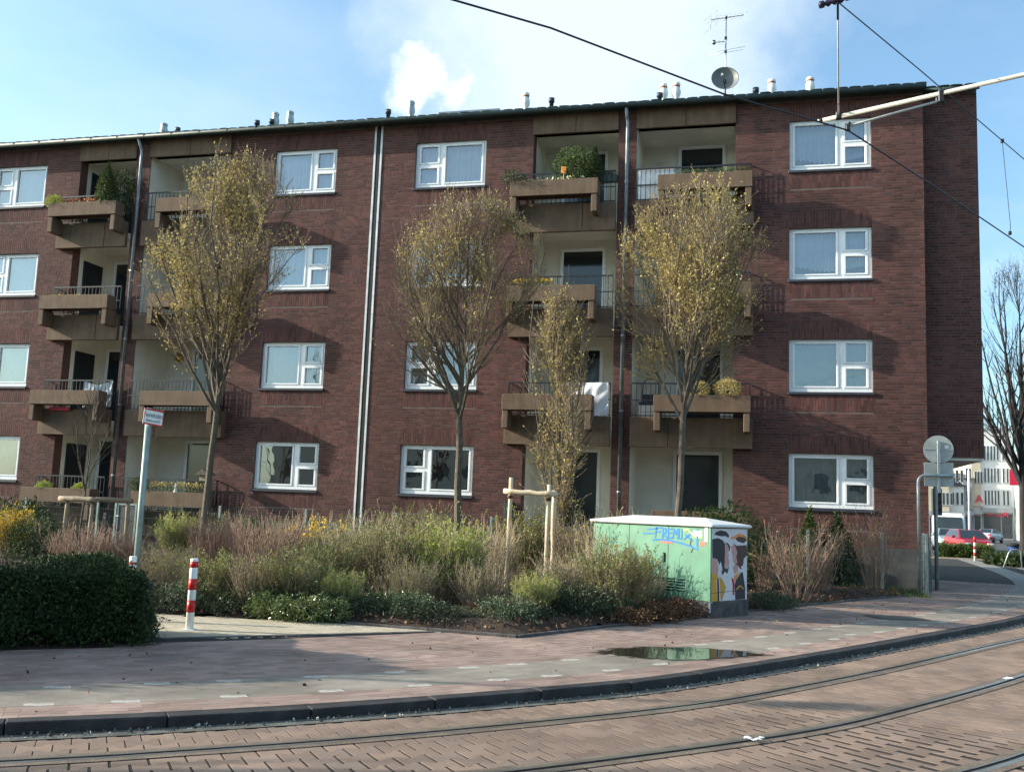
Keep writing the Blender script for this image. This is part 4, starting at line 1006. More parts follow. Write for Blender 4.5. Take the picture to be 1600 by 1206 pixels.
# denser evergreens
def evergreen_mesh(seed, h, r, n, lsize, matl, shape=1., inner=True, lump=.18):
    rng = np.random.default_rng(seed); pm = PM()
    u = rng.normal(0, 1, (n, 3)); u = unit(u); rad = (rng.random(n)**.28)[:, None]
    bump = 1+lump*np.sin(u[:, :1]*5+seed)*np.cos(u[:, 1:2]*6+u[:, 2:]*5)
    c = u*rad*bump; z = (c[:, 2]+1)/2; w = np.clip(1-z*(1-1/shape) if shape > 1 else np.ones(n), .05, 1) if shape != 1 else np.ones(n)
    if shape > 1: w = np.clip((1-z)*1.25, .06, 1)
    C = np.column_stack([c[:, 0]*r*w, c[:, 1]*r*w, z*h]); pm.add(leaves(C, lsize, rng, u, .4), 0)
    st = grow(np.zeros((14, 3)), unit(np.column_stack([rng.normal(0, .4, (14, 2))*r/h, np.ones(14)])), np.full(14, h*.8), np.full(14, .012), 5, rng, 0., .03); pm.add(tubes(*st, 4), 1)
    return pm.mesh('evergreen', [matl, M_twigdark])
EV = {'conifer': evergreen_mesh(1, 1.5, .55, 4200, .075, M_conif, 1.8), 'round': evergreen_mesh(2, 1., .6, 3800, .06, M_conif), 'dark': evergreen_mesh(3, 1., .65, 4200, .055, M_yew),
      'low': evergreen_mesh(4, .5, .42, 2600, .045, M_blueg, lump=.3), 'low2': evergreen_mesh(5, .42, .5, 2600, .045, M_blueg, lump=.35), 'glossy': evergreen_mesh(6, .7, .45, 1500, .08, M_gloss, lump=.35), 'dry': evergreen_mesh(7, .3, .35, 1500, .05, M_litter, lump=.4),
      'ball': evergreen_mesh(8, .42, .22, 1500, .03, M_conif, lump=.05), 'tall': evergreen_mesh(9, .95, .32, 2600, .05, M_yew, 1.3), 'fluffy': evergreen_mesh(10, .4, .28, 1300, .05, M_fresh, lump=.3), 'silver': evergreen_mesh(11, .4, .3, 1500, .04, M_blueg, lump=.3), 'brown': evergreen_mesh(12, .45, .26, 1800, .035, M_budleaf, lump=.1)}
def ever(kind, loc, h, label, name='evergreen_shrub', cat='shrub', wide=1., group=None):
    me = EV[kind]; h0 = max(v.co.z for v in me.vertices)
    o = link(name, me, None, loc); k = h/h0; o.scale = (k*wide, k*wide, k); o.rotation_euler = (0, 0, random.uniform(0, 6)); return tag(o, label, cat, group)
def everp(kind, px, pyb, ptop, label, **kw):
    b = G(px, pyb, .15); return ever(kind, (b[0], b[1], .1), W(px, ptop, b[1])[2]-.1, label, **kw)
def everY(kind, px, Y, ptop, label, **kw):
    p = W(px, ptop, Y); return ever(kind, (p[0], Y, .1), p[2]-.1, label, **kw)
everY('conifer', 1265, -1.15, 788, 'narrow dark conifer under the left part of the rightmost window', wide=.8)
everY('tall', 1308, -1.1, 797, 'broad rounded evergreen under the rightmost window', wide=1.3)
everY('round', 1128, -3.6, 778, 'rounded green shrub showing above the cabinet lid', wide=1.0)
everp('dark', 48, 880, 800, 'dark evergreen shrub left of the weathered stakes', wide=.9)
everp('dark', 15, 868, 770, 'dark evergreen behind the yellow forsythia at the left edge', wide=1.)
everY('dark', 345, -2.4, 800, 'dark climbing evergreen at the fence beside the left tree', wide=.8)
everY('round', 385, -2.4, 802, 'small green shrub at the fence under the ground-floor window', wide=.8)
# ground cover along the front of the bed: clump after clump
front = [(-8.2, -12.8), (-7.6, -12.85), (-6.4, -12.7), (-5.0, -12.45), (-3.0, -11.95), (-2.35, -10.95), (-1.45, -9.4)]
NTH = ['first', 'second', 'third', 'fourth', 'fifth', 'sixth', 'seventh', 'eighth', 'ninth', 'tenth', 'eleventh', 'twelfth', 'thirteenth', 'fourteenth', 'fifteenth', 'sixteenth', 'seventeenth', 'eighteenth', 'nineteenth', 'twentieth', 'twenty-first', 'twenty-second', 'twenty-third', 'twenty-fourth', 'twenty-fifth', 'twenty-sixth', 'twenty-seventh', 'twenty-eighth', 'twenty-ninth', 'thirtieth']
seg = []
for a, b in zip(front[:-1], front[1:]):
    L_s = math.hypot(b[0]-a[0], b[1]-a[1]); n = max(1, round(L_s/.42))
    for i in range(n): seg.append(((a[0]+(b[0]-a[0])*(i+.5)/n), (a[1]+(b[1]-a[1])*(i+.5)/n)))
for i, (x, y) in enumerate(seg):
    for j in range(2):
        if j == 1 and random.random() < .4: continue
        kind = ('low', 'low2')[(i+j) % 2] if random.random() < .8 else 'dry'
        xx, yy = x-.05-(.12 if x > -2.95 else 0)+random.uniform(-.12, .12), y+.12+.5*j+random.uniform(-.1, .1)
        ever(kind, (xx, yy, .12), random.choice((.26, .34, .42, .55))*random.uniform(.85, 1.15)*(.62 if kind == 'dry' else 1), ('low blue-green' if kind != 'dry' else 'dry brown')+f' clump, {NTH[i]} from the left in the '+('front row along the bed edge' if j == 0 else 'second row behind the bed edge'), 'ground_cover_clump', 'ground cover', random.uniform(.8, 1.15), 'blue-green clumps along the bed edge' if kind != 'dry' else 'dry brown clumps along the bed edge')
for i, (px, py, tp) in enumerate(((395, 955, 908), (430, 952, 893), (465, 947, 885), (500, 955, 900), (545, 958, 912), (590, 960, 915), (640, 962, 918), (355, 955, 912), (415, 962, 920), (450, 966, 925), (485, 968, 922), (520, 968, 928))):
    everp('glossy', px, py, tp, f'glossy-leaved shrublet, {NTH[(1,2,3,4,5,6,7,0,0,1,2,3)[i]]} from the bollard in the {"rear" if i < 8 else "front"} row of glossy shrublets', name='glossy_shrub', wide=1.1, group='glossy shrublets in the left part of the bed')
for i, (px, py, tp, kd) in enumerate(((1030, 968, 935, 'dry'), (990, 972, 945, 'dry'), (1060, 962, 930, 'dry'), (1200, 950, 915, 'low'), (1225, 948, 925, 'low2'))):
    everp(kd, px, py, tp, (f'low dry brown plant at the cabinet plinth, {("middle one", "leftmost", "rightmost")[i]} of three' if kd == 'dry' else 'low green plant on the soil right of the cabinet, '+('nearer the cabinet' if i == 3 else 'farther from the cabinet')), name='ground_cover_clump', cat='ground cover', group='dry plants at the cabinet plinth' if kd == 'dry' else 'low plants right of the cabinet')
# fallen leaves and bark on the soil; lawn
n = 16000; X = RNG.uniform(-14, 3.4, n); Y = RNG.uniform(-13, -1.2, n); k = inside(BED, X, Y); C = np.column_stack([X[k], Y[k], np.full(k.sum(), .15)+RNG.random(k.sum())*.1])
o = PM().add(leaves(C, .06, RNG, None, .7)).build('leaf_litter', [M_litter]); tag(o, 'brown fallen leaves and bark on the soil of the bed', 'leaf litter', kind='stuff')
n = 26000; X = RNG.uniform(-22, 3.4, n); Y = RNG.uniform(-2.2, -.05, n); S = np.column_stack([X, Y, np.full(n, .11)])
P, R = grow(S, unit(RNG.normal(0, .35, (n, 3))+A1_(0, 0, 1)), RNG.uniform(.06, .16, n), np.full(n, .004), 2, RNG, 0, 0)
d = RNG.normal(0, .006, (n, 3)); d[:, 2] = 0; V = np.stack([P[:, 0]-d, P[:, 0]+d, P[:, 1]], 1).reshape(-1, 3)
o = link('grass', npmesh('grass', V, [np.arange(3*n).reshape(n, 3)], [M_grass])); tag(o, 'green grass along the foot of the facade', 'grass', kind='stuff')
# grit in the gutter and a few leaves blown on the paving
n = 2600; s_ = RNG.uniform(12, 44, n); t_ = -.02-np.abs(RNG.normal(0, .06, n)); q_, _n2 = ST(s_, t_); C = np.column_stack([q_, np.full(n, .051)])
o = PM().add(leaves(C, .022, RNG, None, .9)).build('gutter_grit', [piece_mat('grit', ((0, (.06, .05, .04)), (.6, (.18, .15, .12)), (1, (.5, .47, .42))), .9, 0)]); tag(o, 'grit and crumbs lying in the gutter along the kerb', 'grit', kind='stuff')
n = 260; s_ = RNG.uniform(14, 40, n); t_ = RNG.uniform(.2, 3.0, n); q_, _n2 = ST(s_, t_); C = np.column_stack([q_, np.full(n, .126)])
o = PM().add(leaves(C, .035, RNG, None, .7)).build('blown_leaves', [M_litter]); tag(o, 'few dry leaves blown over the pavement and cycle path', 'leaf litter', kind='stuff')
# ---- the clipped hedge at the left front
def hedge(name, pts, depth, h, n, label, lsize=.055, seed=3, cat='hedge', matl=None, z0=.12):
    """pts: front foot line, ordered left to right; the hedge goes back from it"""
    rng = np.random.default_rng(seed); a, b = np.array(pts[0], float), np.array(pts[1], float); u = (b-a)/np.linalg.norm(b-a); v = np.array([-u[1], u[0]]); Lh = np.linalg.norm(b-a)
    e = empty(name, (a[0], a[1], z0)); tag(e, label, cat)
    def pos(s, t, z): return np.column_stack([u[0]*s+v[0]*t, u[1]*s+v[1]*t, z])
    def lum(s, t, z): return .10*np.sin(s*3.1+z*4)+.07*np.sin(s*7.3+t*5-z*3)+.05*np.sin(z*9+s*2)
    q = rng.random(n); s = rng.random(n)*Lh; t = rng.random(n)*depth; z = rng.random(n)**.85*h
    face = rng.random(n); dpt = (rng.random(n)**1.7)*.24
    A = face < .45; Bm = (face >= .45) & (face < .83); Cm = face >= .83
    t = np.where(A, dpt-.02, t); z = np.where(Bm, h-dpt+.02, z); s = np.where(Cm, Lh-dpt, s)
    l = lum(s, t, z); edge = np.clip((h-z)/.25, 0, 1); t = np.where(A, t-l*.8+(1-edge)**2*.14, t); z = np.where(Bm, z+l*.7-np.clip(1-t/.3, 0, 1)**2*.14-np.clip(1-(Lh-s)/.4, 0, 1)**2*.16, z); s = np.where(Cm, s+l*1.2+.05*np.sin(z*11)-.2*(z/h)**3, s)
    # loose skirt: thin towards the ground
    k = (z > .16) | (rng.random(n) < .35); C = pos(s, t, np.maximum(z, .03))[k]
    nr = np.where(A[:, None], np.array([[-v[0], -v[1], .5]]), np.where(Bm[:, None], np.array([[0, -.2, 1.]]), np.array([[u[0], u[1], .3]])))[k]
    # single shoots that stand out
    m = int(220*Lh); s2 = rng.random(m)*Lh; t2 = rng.random(m)*depth*.9; P, R = grow(pos(s2, t2, np.full(m, h-.12)), unit(rng.normal(0, .5, (m, 3))+A1_(0, 0, 1)), rng.uniform(.12, .3, m), np.full(m, .003), 3, rng, .1, .05)
    m2 = 260; P2, R2 = grow(pos(np.full(m2, Lh-.12), rng.random(m2)*depth, rng.random(m2)*h*.95), unit(rng.normal(0, .35, (m2, 3))+A1_(u[0], u[1], -.15)), rng.uniform(.15, .42, m2), np.full(m2, .003), 4, rng, -.1, .05)
    c1, d1 = along(P, 5, rng); c2, d2 = along(P2, 9, rng); pm = PM().add(tubes(P, R, 3), 1).add(tubes(P2, R2, 3), 1).add(leaves(C, lsize, rng, nr, .42), 0).add(leaves(np.vstack([c1, c2]), lsize*.9, rng, np.vstack([d1, d2]), .4), 0)
    pm.build('foliage', [matl or M_yew, M_twigdark], e)
    nb = int(26*Lh); sb = rng.random(nb)*Lh; tb_ = .25+rng.random(nb)*(depth-.4); Pb, Rb = grow(pos(sb, tb_, np.zeros(nb)), unit(rng.normal(0, .3, (nb, 3))+A1_(0, 0, 1)), np.full(nb, h*.85), np.full(nb, .012), 5, rng, 0, .04)
    Pc, Rc = branch(Pb, Rb, 9, .05, .9, .9, lambda t_, p_, S_: .35+0*t_, .6, 4, rng, .1, .06); PM().add(tubes(Pb, Rb, 5)).add(tubes(Pc, np.maximum(Rc, .003), 3)).build('stems', [M_twigdark], e)
    # dark inner foliage
    m = n//2; C = pos(rng.random(m)*Lh, .12+rng.random(m)*(depth-.2), .12+rng.random(m)*(h-.25)); PM().add(leaves(C, lsize*2.2, rng, None, .8)).build('inner_foliage', [matl or M_yew], e)
    return e
hb = G(228, 1010, .12)[:2]; ha = G(0, 1016, .12)[:2]; hu = (ha-hb)/np.linalg.norm(ha-hb)
hz = W(120, 878, (ha[1]+hb[1])/2+.6)[2]
hedge('yew_hedge', [hb+hu*4.2, hb+hu*.05], 1.35, .70, 85000, 'dark clipped evergreen hedge at the left front beside the paved lane', .042)
hedge('shade_hedge', [hb+hu*5.6, hb+hu*1.75], 1.2, 1.75, 26000, 'taller dark hedge added out of view on the left to shade the pavement', .06, 21)  # unseen hedge, added to throw a broad shadow over the left pavement
hbd = struct(flat_poly('hedge_bed', [tuple(p) for p in (hb+hu*5, hb+hu*.3, hb+hu*.3+np.array([-hu[1], hu[0]])*-1.3, hb+hu*5+np.array([-hu[1], hu[0]])*-1.3)], .1265, M_soil))
# ================================================================== STREET FURNITURE
# ---- utility cabinet, painted
cc = G(1110, 966, .12); CA = radians(31)
cab = tag(empty('utility_cabinet', (cc[0], cc[1], .12), -CA), 'mint green utility cabinet with white lid, graffiti and a painted end panel', 'utility cabinet')
# local frame: x to the right along the front (front right corner at 0), y back
CWd, CDp, z0c, z1c = 2.32, 1.0, .24, 1.33
MB().bbox(-CWd, 0, 0, CDp, z0c, z1c, .008).build('body', M_mint, cab)
MB().bbox(-CWd+.04, .02, -.03, CDp+.03, -.06, z0c-.002, .02).build('plinth', M_conc, cab)
lid = MB(); o_ = .055; zl = z1c+.012
lid.bbox(-CWd-o_, o_, -o_, CDp+o_, zl, zl+.045, .018)
lid.add([(-CWd-o_+.02, -o_+.02, zl+.044), (o_-.02, -o_+.02, zl+.044), (o_-.02, CDp+o_-.02, zl+.044), (-CWd-o_+.02, CDp+o_-.02, zl+.044), (-CWd+.45, CDp/2, zl+.135), (-.45, CDp/2, zl+.135)], [(0, 1, 5, 4), (1, 2, 5), (2, 3, 4, 5), (3, 0, 4)])
lid.build('lid', M_lid, cab)
MB().box(-CWd+.01, -.01, .01, CDp-.01, z1c-.001, zl+.002).build('shadow_gap', M_black, cab)
fr_ = MB(); fr_.bbox(-.045, -.001, -.012, -.0005, z0c, z1c, .003); fr_.box(-.052, -.047, -.002, -.0005, z0c, z1c, 1)
fr_.build('corner_post', [M_mint, M_black], cab)
lv = MB()
for r in range(5):
    for c in range(8):
        x = -1.95+c*.19
        lv.add([(x, -.002, .36+r*.042), (x+.15, -.002, .36+r*.042), (x+.15, -.016, .372+r*.042), (x, -.016, .372+r*.042), (x, -.002, .386+r*.042), (x+.15, -.002, .386+r*.042)], [(0, 1, 2, 3), (3, 2, 5, 4)], 0)
        lv.box(x, x+.15, -.0018, -.0008, .346+r*.042, .360+r*.042, 1)
lv.build('louvres', [M_mint, M_black], cab)
lb = MB(); lb.bbox(-.33, -.16, -.006, -.0008, 1.20, 1.28, .002); lb.bbox(-.115, -.052, -.014, -.0008, 1.12, 1.325, .002); lb.build('label_plate', M_lid, cab)
MB().box(-.335, -.155, -.003, -.0006, 1.165, 1.198).build('label_frame', M_olive, cab)
hd = MB(); hd.bbox(-.0, .016, -.05, .03, z0c-.16, z0c+.0, .004); hd.build('padlock_bracket', M_galv, cab)
for x in (-.79, -1.56):
    MB().box(x-.004, x+.004, -.0022, -.0006, z0c+.02, z1c-.01).build('door_seam', M_black, cab)
for x in (-.86, -1.63):
    MB().bbox(x-.016, x+.016, -.022, -.0006, .78, .92, .004).build('door_handle', M_black, cab)
# graffiti: strokes as thin sprayed lines on the front
def stroke(pts, w, name, mt, y=-.004):
    mb = MB(); P = [Vector((x, 0, z)) for x, z in pts]
    for a, b_ in zip(P[:-1], P[1:]):
        d = (b_-a).normalized(); n = Vector((-d.z, 0, d.x))*w/2; a2 = a-d*w*.3; b2 = b_+d*w*.3
        mb.add([(q.x, y, q.z) for q in (a2-n, b2-n, b2+n, a2+n)], [(0, 1, 2, 3)]); y -= .00012
    return mb
gx0 = -1.02
def gz(v): return 1.31-v
def LET(pts_list, x0, w=.022, mt=M_blue):
    m_ = MB()
    for pts in pts_list:
        s_ = stroke([(x0+a, gz(b)) for a, b in pts], w, 'graffiti', mt); m_.add(s_.v, s_.f)
    return m_.build('graffiti_letter', mt, cab)
LET([[(-.26, .115), (-.05, .105)], [(-.17, .045), (.02, .03)]], gx0)
LET([[(.0, .01), (-.02, .17)], [(-.01, .02), (.10, .01)], [(-.01, .08), (.08, .075)]], gx0, .024)
LET([[(.10, .17), (.11, .02), (.17, .03), (.17, .08), (.115, .095), (.19, .17)]], gx0+.02, .024)
LET([[(.27, .02), (.20, .03), (.20, .165), (.28, .16)], [(.20, .09), (.26, .085)]], gx0+.03, .022)
LET([[(.30, .16), (.31, .02), (.345, .10), (.385, .02), (.39, .165)]], gx0+.02, .024)
LET([[(.43, .02), (.43, .165), (.47, .165)], [(.48, .02), (.48, .165)]], gx0, .024)
LET([[(.55, .17), (.72, .04)], [(.57, .10), (.70, .19)]], gx0-.02, .024)
LET([[(.72, .09), (.80, .015), (.80, .27)]], gx0-.03, .030)
LET([[(-.06, .205), (.1, .195), (.3, .205), (.5, .235), (.62, .265), (.78, .31)]], gx0, .026)
LET([[(.2, .225), (.3, .235), (.4, .23)]], gx0-.1, .03, M_salmon)
mb = stroke([(gx0+.83, gz(.215)), (gx0+.90, gz(.20)), (gx0+.91, gz(.225)), (gx0+.83, gz(.245))], .035, '', M_salmon); mb.build('graffiti_blot', M_salmon, cab)
mb = stroke([(gx0+.52, gz(.03)), (gx0+.60, gz(.02)), (gx0+.68, gz(.09))], .035, '', M_olive); mb.build('graffiti_blot', M_olive, cab)
mb = stroke([(gx0+.66, gz(.16)), (gx0+.64, gz(.25)), (gx0+.70, gz(.29)), (gx0+.66, gz(.36))], .016, '', M_conc); mb.build('graffiti_scribble', M_conc, cab)
# mural on the right end, two heads leaning together
def mural(pts, mt, lay_):
    out = []
    for X, Y in pts:
        v = (Y-45)/1010; xl = 1045-100*v; xr = 1447-97*v; u = (X-xl)/(xr-xl); out.append((.0006+.0006*lay_, .01+u*(CDp-.02), z1c-.005-v*(z1c-z0c-.01)))
    MB().add(out, [list(range(len(out)))]).build('mural_shape', mt, cab)
mural([(1045, 45), (1447, 45), (1350, 1055), (945, 1055)], M_panel, 1)
mural([(1165, 250), (1212, 255), (1222, 330), (1195, 370), (1200, 420), (1190, 440), (1196, 500), (1188, 560), (1145, 615), (1140, 400)], M_mpink, 2)
mural([(1228, 300), (1262, 275), (1300, 300), (1295, 420), (1300, 520), (1285, 650), (1240, 690), (1228, 600), (1255, 545), (1236, 500), (1244, 440), (1232, 380), (1240, 345)], M_mpink, 2)
mural([(1008, 455), (1062, 475), (1066, 600), (1050, 690), (985, 665)], M_mpink, 2)
mural([(1062, 130), (1082, 95), (1140, 68), (1200, 85), (1228, 135), (1216, 178), (1190, 150), (1130, 152)], M_mhair, 3)
mural([(1034, 195), (1100, 178), (1150, 208), (1168, 255), (1158, 400), (1146, 480), (1136, 590), (1110, 640), (1106, 540), (1094, 500), (1082, 560), (1062, 470), (1012, 455), (1022, 330)], M_mhair, 3)
mural([(1172, 235), (1205, 250), (1224, 290), (1216, 345), (1200, 372), (1208, 320), (1200, 280)], M_mhair, 4)
mural([(1235, 165), (1285, 150), (1340, 110), (1395, 122), (1425, 155), (1432, 205), (1400, 168), (1340, 150), (1300, 182), (1252, 192)], M_morange, 3)
mural([(1293, 185), (1340, 152), (1400, 165), (1428, 205), (1385, 248), (1320, 225)], M_mbrown, 4)
mural([(1255, 245), (1300, 285), (1420, 275), (1412, 420), (1368, 470), (1352, 560), (1322, 590), (1332, 625), (1308, 612), (1288, 560), (1262, 560), (1288, 520), (1282, 440), (1300, 380), (1286, 300)], M_mbrown, 3)
mural([(985, 660), (1050, 690), (1052, 740), (1030, 760), (1012, 1055), (945, 1055)], M_mgold, 3)
mural([(1066, 700), (1100, 770), (1128, 870), (1066, 1052), (1050, 1040), (1062, 860)], M_mgold, 3)
mural([(1040, 740), (1056, 735), (1050, 870), (1034, 1055), (1014, 1055), (1030, 870)], M_mhair, 4)
mural([(1235, 710), (1320, 650), (1280, 715), (1232, 800), (1218, 780)], M_morange, 3)
mural([(1318, 668), (1338, 662), (1346, 880), (1332, 1050), (1216, 1052), (1226, 850), (1250, 770)], M_mhair, 3)
mural([(1198, 738), (1214, 742), (1230, 820), (1208, 985), (1190, 975), (1204, 850)], M_mred, 4)
mural([(1236, 905), (1278, 850), (1300, 850), (1330, 905), (1322, 915), (1290, 865), (1242, 916)], M_mgold, 4)
mural([(1095, 640), (1130, 590), (1160, 610), (1190, 570), (1160, 680), (1135, 650), (1100, 700)], M_slate, 3)
mural([(950, 936), (1352, 912), (1352, 918), (950, 943)], M_mhair, 5)
# ---- striped bollards
def bollard(px, py, label, h=.80, w=.046, base=None, z0=.12):
    b = base if base is not None else G(px, py, z0); e = tag(empty('bollard', (b[0], b[1], z0), .25), label, 'bollard', 'red and white bollards')
    c = .30; zz = [0, .22, .335, .43, .555, .655, .775, h]
    pr_ = [(w*1.0, 0), (w*1.0, h-.006), (w*.92, h)]
    MB().lathe([(w, .0), (w, h-.008), (w*.9, h)], 8).build('post', M_whp, e)
    for a, b_ in ((.20, .335), (.45, .575), (.70, h-.03)): k = h/.80; MB().lathe([(w+.0015, a*k), (w+.0015, b_*k)], 8).build('red_band', M_red, e)
    MB().bbox(-.062, .062, -.062, .062, 0, .014, .004).build('foot_plate', M_whp, e)
    MB().lathe([(.012, 0), (.012, .03)], 8, 0, T(-w, 0, .16) @ Matrix.Rotation(-pi/2, 4, 'Y')).build('lock', M_black, e)
    return e
bollard(295.5, 984, 'red and white striped bollard on the beige lane before the bed')
b2 = G(207, 990, .12); d2 = G(207.5, 882, .78)[:2]; bollard(0, 0, 'striped bollard mostly hidden behind the dark hedge', base=d2, h=.76)
# ---- fire lane sign, turned edge-on to the street
sb = np.array([-8.05, -12.55])
p_ = W(231, 670, sb[1]); sx = p_[0]
sg = tag(empty('fire_lane_sign', (sx, sb[1], .12)), 'white and red fire lane sign on a tall pale pole behind the hedge', 'street sign')
zt = W(238, 665, sb[1])[2]
MB().tube([(0, 0, -.12), (0, 0, zt-.12+.24)], .042, 14).build('pole', M_pole, sg)
sp_ = link('sign_plate', MB().bbox(-.29, .29, -.004, .004, -.115, .115, .002).mesh('sign_plate', M_whp), sg, (.05, .03, zt-.12+.115))
sp_.rotation_euler = (0, radians(2.5), radians(80)); sp_.scale = (.62, 1, .95)
rd = MB()
for a, b_, c, d in ((-.29, .29, .092, .115), (-.29, .29, -.115, -.092), (-.29, -.272, -.0915, .0915), (.272, .29, -.0915, .0915)): rd.box(a, b_, -.0058, -.0042, c, d)
rd.build('red_border', M_red, sp_)
for txt, sz, z in (('Feuerwehrzufahrt', .105, .026), ('Haltverbot nach StVO', .058, -.052)):
    t_ = link('lettering', text_mesh(txt, sz, M_ink, .0004), sp_, (0, -.0052, z)); t_.rotation_euler = (pi/2, 0, 0)
    w_ = max(v.co.x for v in t_.data.vertices)*2; t_.scale = (min(1, .53/w_) if sz > .07 else min(1, .42/w_), 1, 1)
# ---- stake frames
def log(a, b, r, mt, name, parent, seed=0):
    rng = np.random.default_rng(seed); a, b = np.array(a, float), np.array(b, float); n = 7
    P = [tuple(a+(b-a)*i/(n-1)+rng.normal(0, r*.10, 3)) for i in range(n)]
    return MB().tube(P, [r*(1+rng.normal(0, .05)) for _ in range(n)], 10).build(name, mt, parent)
sA, sB = G(789, 943, .15), G(849, 938, .15); sA[1] = max(sA[1], -9); base = sA
Ys = -7.9
a0, b0 = W(789, 943, Ys), W(850, 938, Ys); za = W(797, 746, Ys)[2]; zb_ = W(855, 757, Ys)[2]
st = tag(empty('tree_stake_frame', (a0[0], Ys, .12)), 'peeled pale wooden stake frame with one crossbar beside the columnar tree', 'tree stake')
log((.0, 0, -.3), (.03, 0, za-.12), .037, M_wood, 'stake', st, 1); dx = b0[0]-a0[0]
log((dx, .0, -.3), (dx+.03, .0, zb_-.12), .037, M_wood, 'stake', st, 2); log((dx-.06, .85, -.3), (dx-.06, .85, zb_-.2), .04, M_wood, 'stake', st, 3)
zc_ = W(820, 770, Ys)[2]-.12; log((-.07, -.085, zc_+.015), (dx+.13, -.085, zc_-.01), .046, M_wood, 'crossbar', st, 4); log((dx+.10, -.09, zc_), (dx-.03, .82, zc_), .05, M_wood, 'crossbar', st, 5)
for x, z in ((.02, zc_-.1), (dx+.02, zc_-.12)): MB().lathe([(.05, 0), (.052, .01), (.052, .04), (.05, .05)], 10, 0, T(x, 0, z)).build('strap', M_mbrown, st)
Yw = -5.3; a0 = W(96, 870, Yw); b0 = W(136, 872, Yw); zt_ = W(120, 779, Yw)[2]-.12
sw = tag(empty('tree_stake_frame', (a0[0], Yw, .12)), 'weathered grey wooden stake frame with crossbar round the leafless young tree', 'tree stake'); dx = b0[0]-a0[0]
log((0, 0, -.3), (.02, 0, zt_), .05, M_woodold, 'stake', sw, 6); log((dx, 0, -.3), (dx+.02, 0, zt_-.02), .05, M_woodold, 'stake', sw, 7); log((dx+.28, .9, -.3), (dx+.28, .9, zt_-.02), .05, M_woodold, 'stake', sw, 8)
log((-.14, -.06, zt_), (dx+.16, -.06, zt_-.02), .062, M_woodold, 'crossbar', sw, 9); log((dx+.1, 0, zt_), (dx+.3, 1.0, zt_), .06, M_woodold, 'crossbar', sw, 10)
M_mesh = mat('mesh_wire', (.07, .09, .085), .6, .1, 6.)
# ---- wire mesh fence before the facade
fn = tag(empty('mesh_fence', (-8, -1.6, .1)), 'grey-green wire mesh fence with square posts along the front gardens', 'fence')
FX = [-24., -21.6, -19.25, -17.0, -16.45, -15.75, -13.4, -11., -8.6, -6.2, -3.8, -1.4, 1.0, 2.53, 3.42]
for x in FX: MB().bbox(x+8-.03, x+8+.03, -.03, .03, -.1, 1.32, .006).build('post', M_pole, fn)
for i, (a, b_) in enumerate(zip(FX[:-1], FX[1:])):
    if abs(a+16.45) < .01: continue
    m_ = MB()
    for z in np.arange(.12, 1.3, .2): m_.box(a+8.03, b_+7.97, -.006, -.001, z-.003, z+.003)
    for x in np.arange(a+.07, b_-.04, .05): m_.box(x+8-.0015, x+8+.0015, -.001, .002, .08, 1.30)
    m_.build('mesh_panel', M_mesh, fn)
gt = tag(empty('garden_gate', (-16.45, -1.6, .1)), 'grey metal garden gate with a plain framed panel in the mesh fence', 'gate')
m_ = MB(); m_.bbox(.04, .09, -.02, .02, .1, 1.28, .004); m_.bbox(.58, .63, -.02, .02, .1, 1.28, .004); m_.bbox(.09, .58, -.02, .02, 1.23, 1.28, .004); m_.bbox(.09, .58, -.02, .02, .1, .15, .004); m_.build('gate_frame', M_pole, gt)
MB().box(.09, .58, -.006, .006, .151, 1.229).build('gate_panel', M_plinth, gt)
MB().tube([(.07, -.03, .95), (.07, -.07, .95), (.19, -.07, .95)], .009, 6).build('handle', M_galv, gt)
# short fence behind the hoop post at the corner
fn2 = tag(empty('corner_fence', (3.5, -1.6, .1)), 'short grey-green fence end with two posts at the building corner', 'fence')
for dx_, dy in ((.0, .55), (.1, 1.5)): MB().bbox(dx_-.03, dx_+.03, dy-.03, dy+.03, -.1, 1.32, .006).build('post', M_pole, fn2)
m_ = MB()
for z in np.arange(.12, 1.3, .2): m_.box(.015, .03, .05, 1.45, z-.004, z+.004)
for y in np.arange(.07, 1.45, .05): m_.box(.02, .024, y, y+.005, .08, 1.3)
m_.build('mesh_panel', M_mesh, fn2)
# ---- bent post carrying a round and a square sign, seen from the back
hp = G(1437, 929, .12); Yh = hp[1]; sg2 = tag(empty('bent_sign_post', (hp[0], Yh, .12)), 'bent grey tube post carrying a round sign over a square sign, seen from behind', 'street sign')
zt2 = W(1440, 742, Yh)[2]-.12; xr2 = W(1489, 742, Yh)[0]-hp[0]
pts = [(0, 0, -.1), (0, 0, zt2-.18)]+[(.16-.16*cos(a), 0, zt2-.16+.16*sin(a)) for a in np.linspace(.1, pi/2, 7)]+[(xr2, 0, zt2)]
MB().tube(pts, .034, 12).build('bent_tube', M_galv, sg2)
c1 = W(1467, 702, Yh); c2_ = W(1466, 741, Yh); xs = c1[0]-hp[0]; rs = .31
for nm, m_, zc2 in (('round_sign', MB().lathe([(rs, -.006), (rs, .006)], 36, 0, Matrix.Rotation(pi/2, 4, 'X')), c1[2]-.12), ('square_sign', MB().bbox(-.30, .30, -.006, .006, -.26, .26, .004), c2_[2]-.12)):
    o = m_.build(nm, M_signback, sg2, (xs, .07, zc2))
    MB().box(-rs*.93, rs*.93, -.016, -.0065, -.012, .012).build('clamp_rail', M_galv, o)
MB().bbox(xs-.03, xs+.03, .015, .05, c2_[2]-.12-.4, c1[2]-.12+.2, .006).build('sign_bar', M_galv, sg2)
MB().bbox(xs+.13, xs+.21, .0625, .0635, c1[2]-.12+.03, c1[2]-.12+.1, .0002).build('sticker', M_whp, sg2)
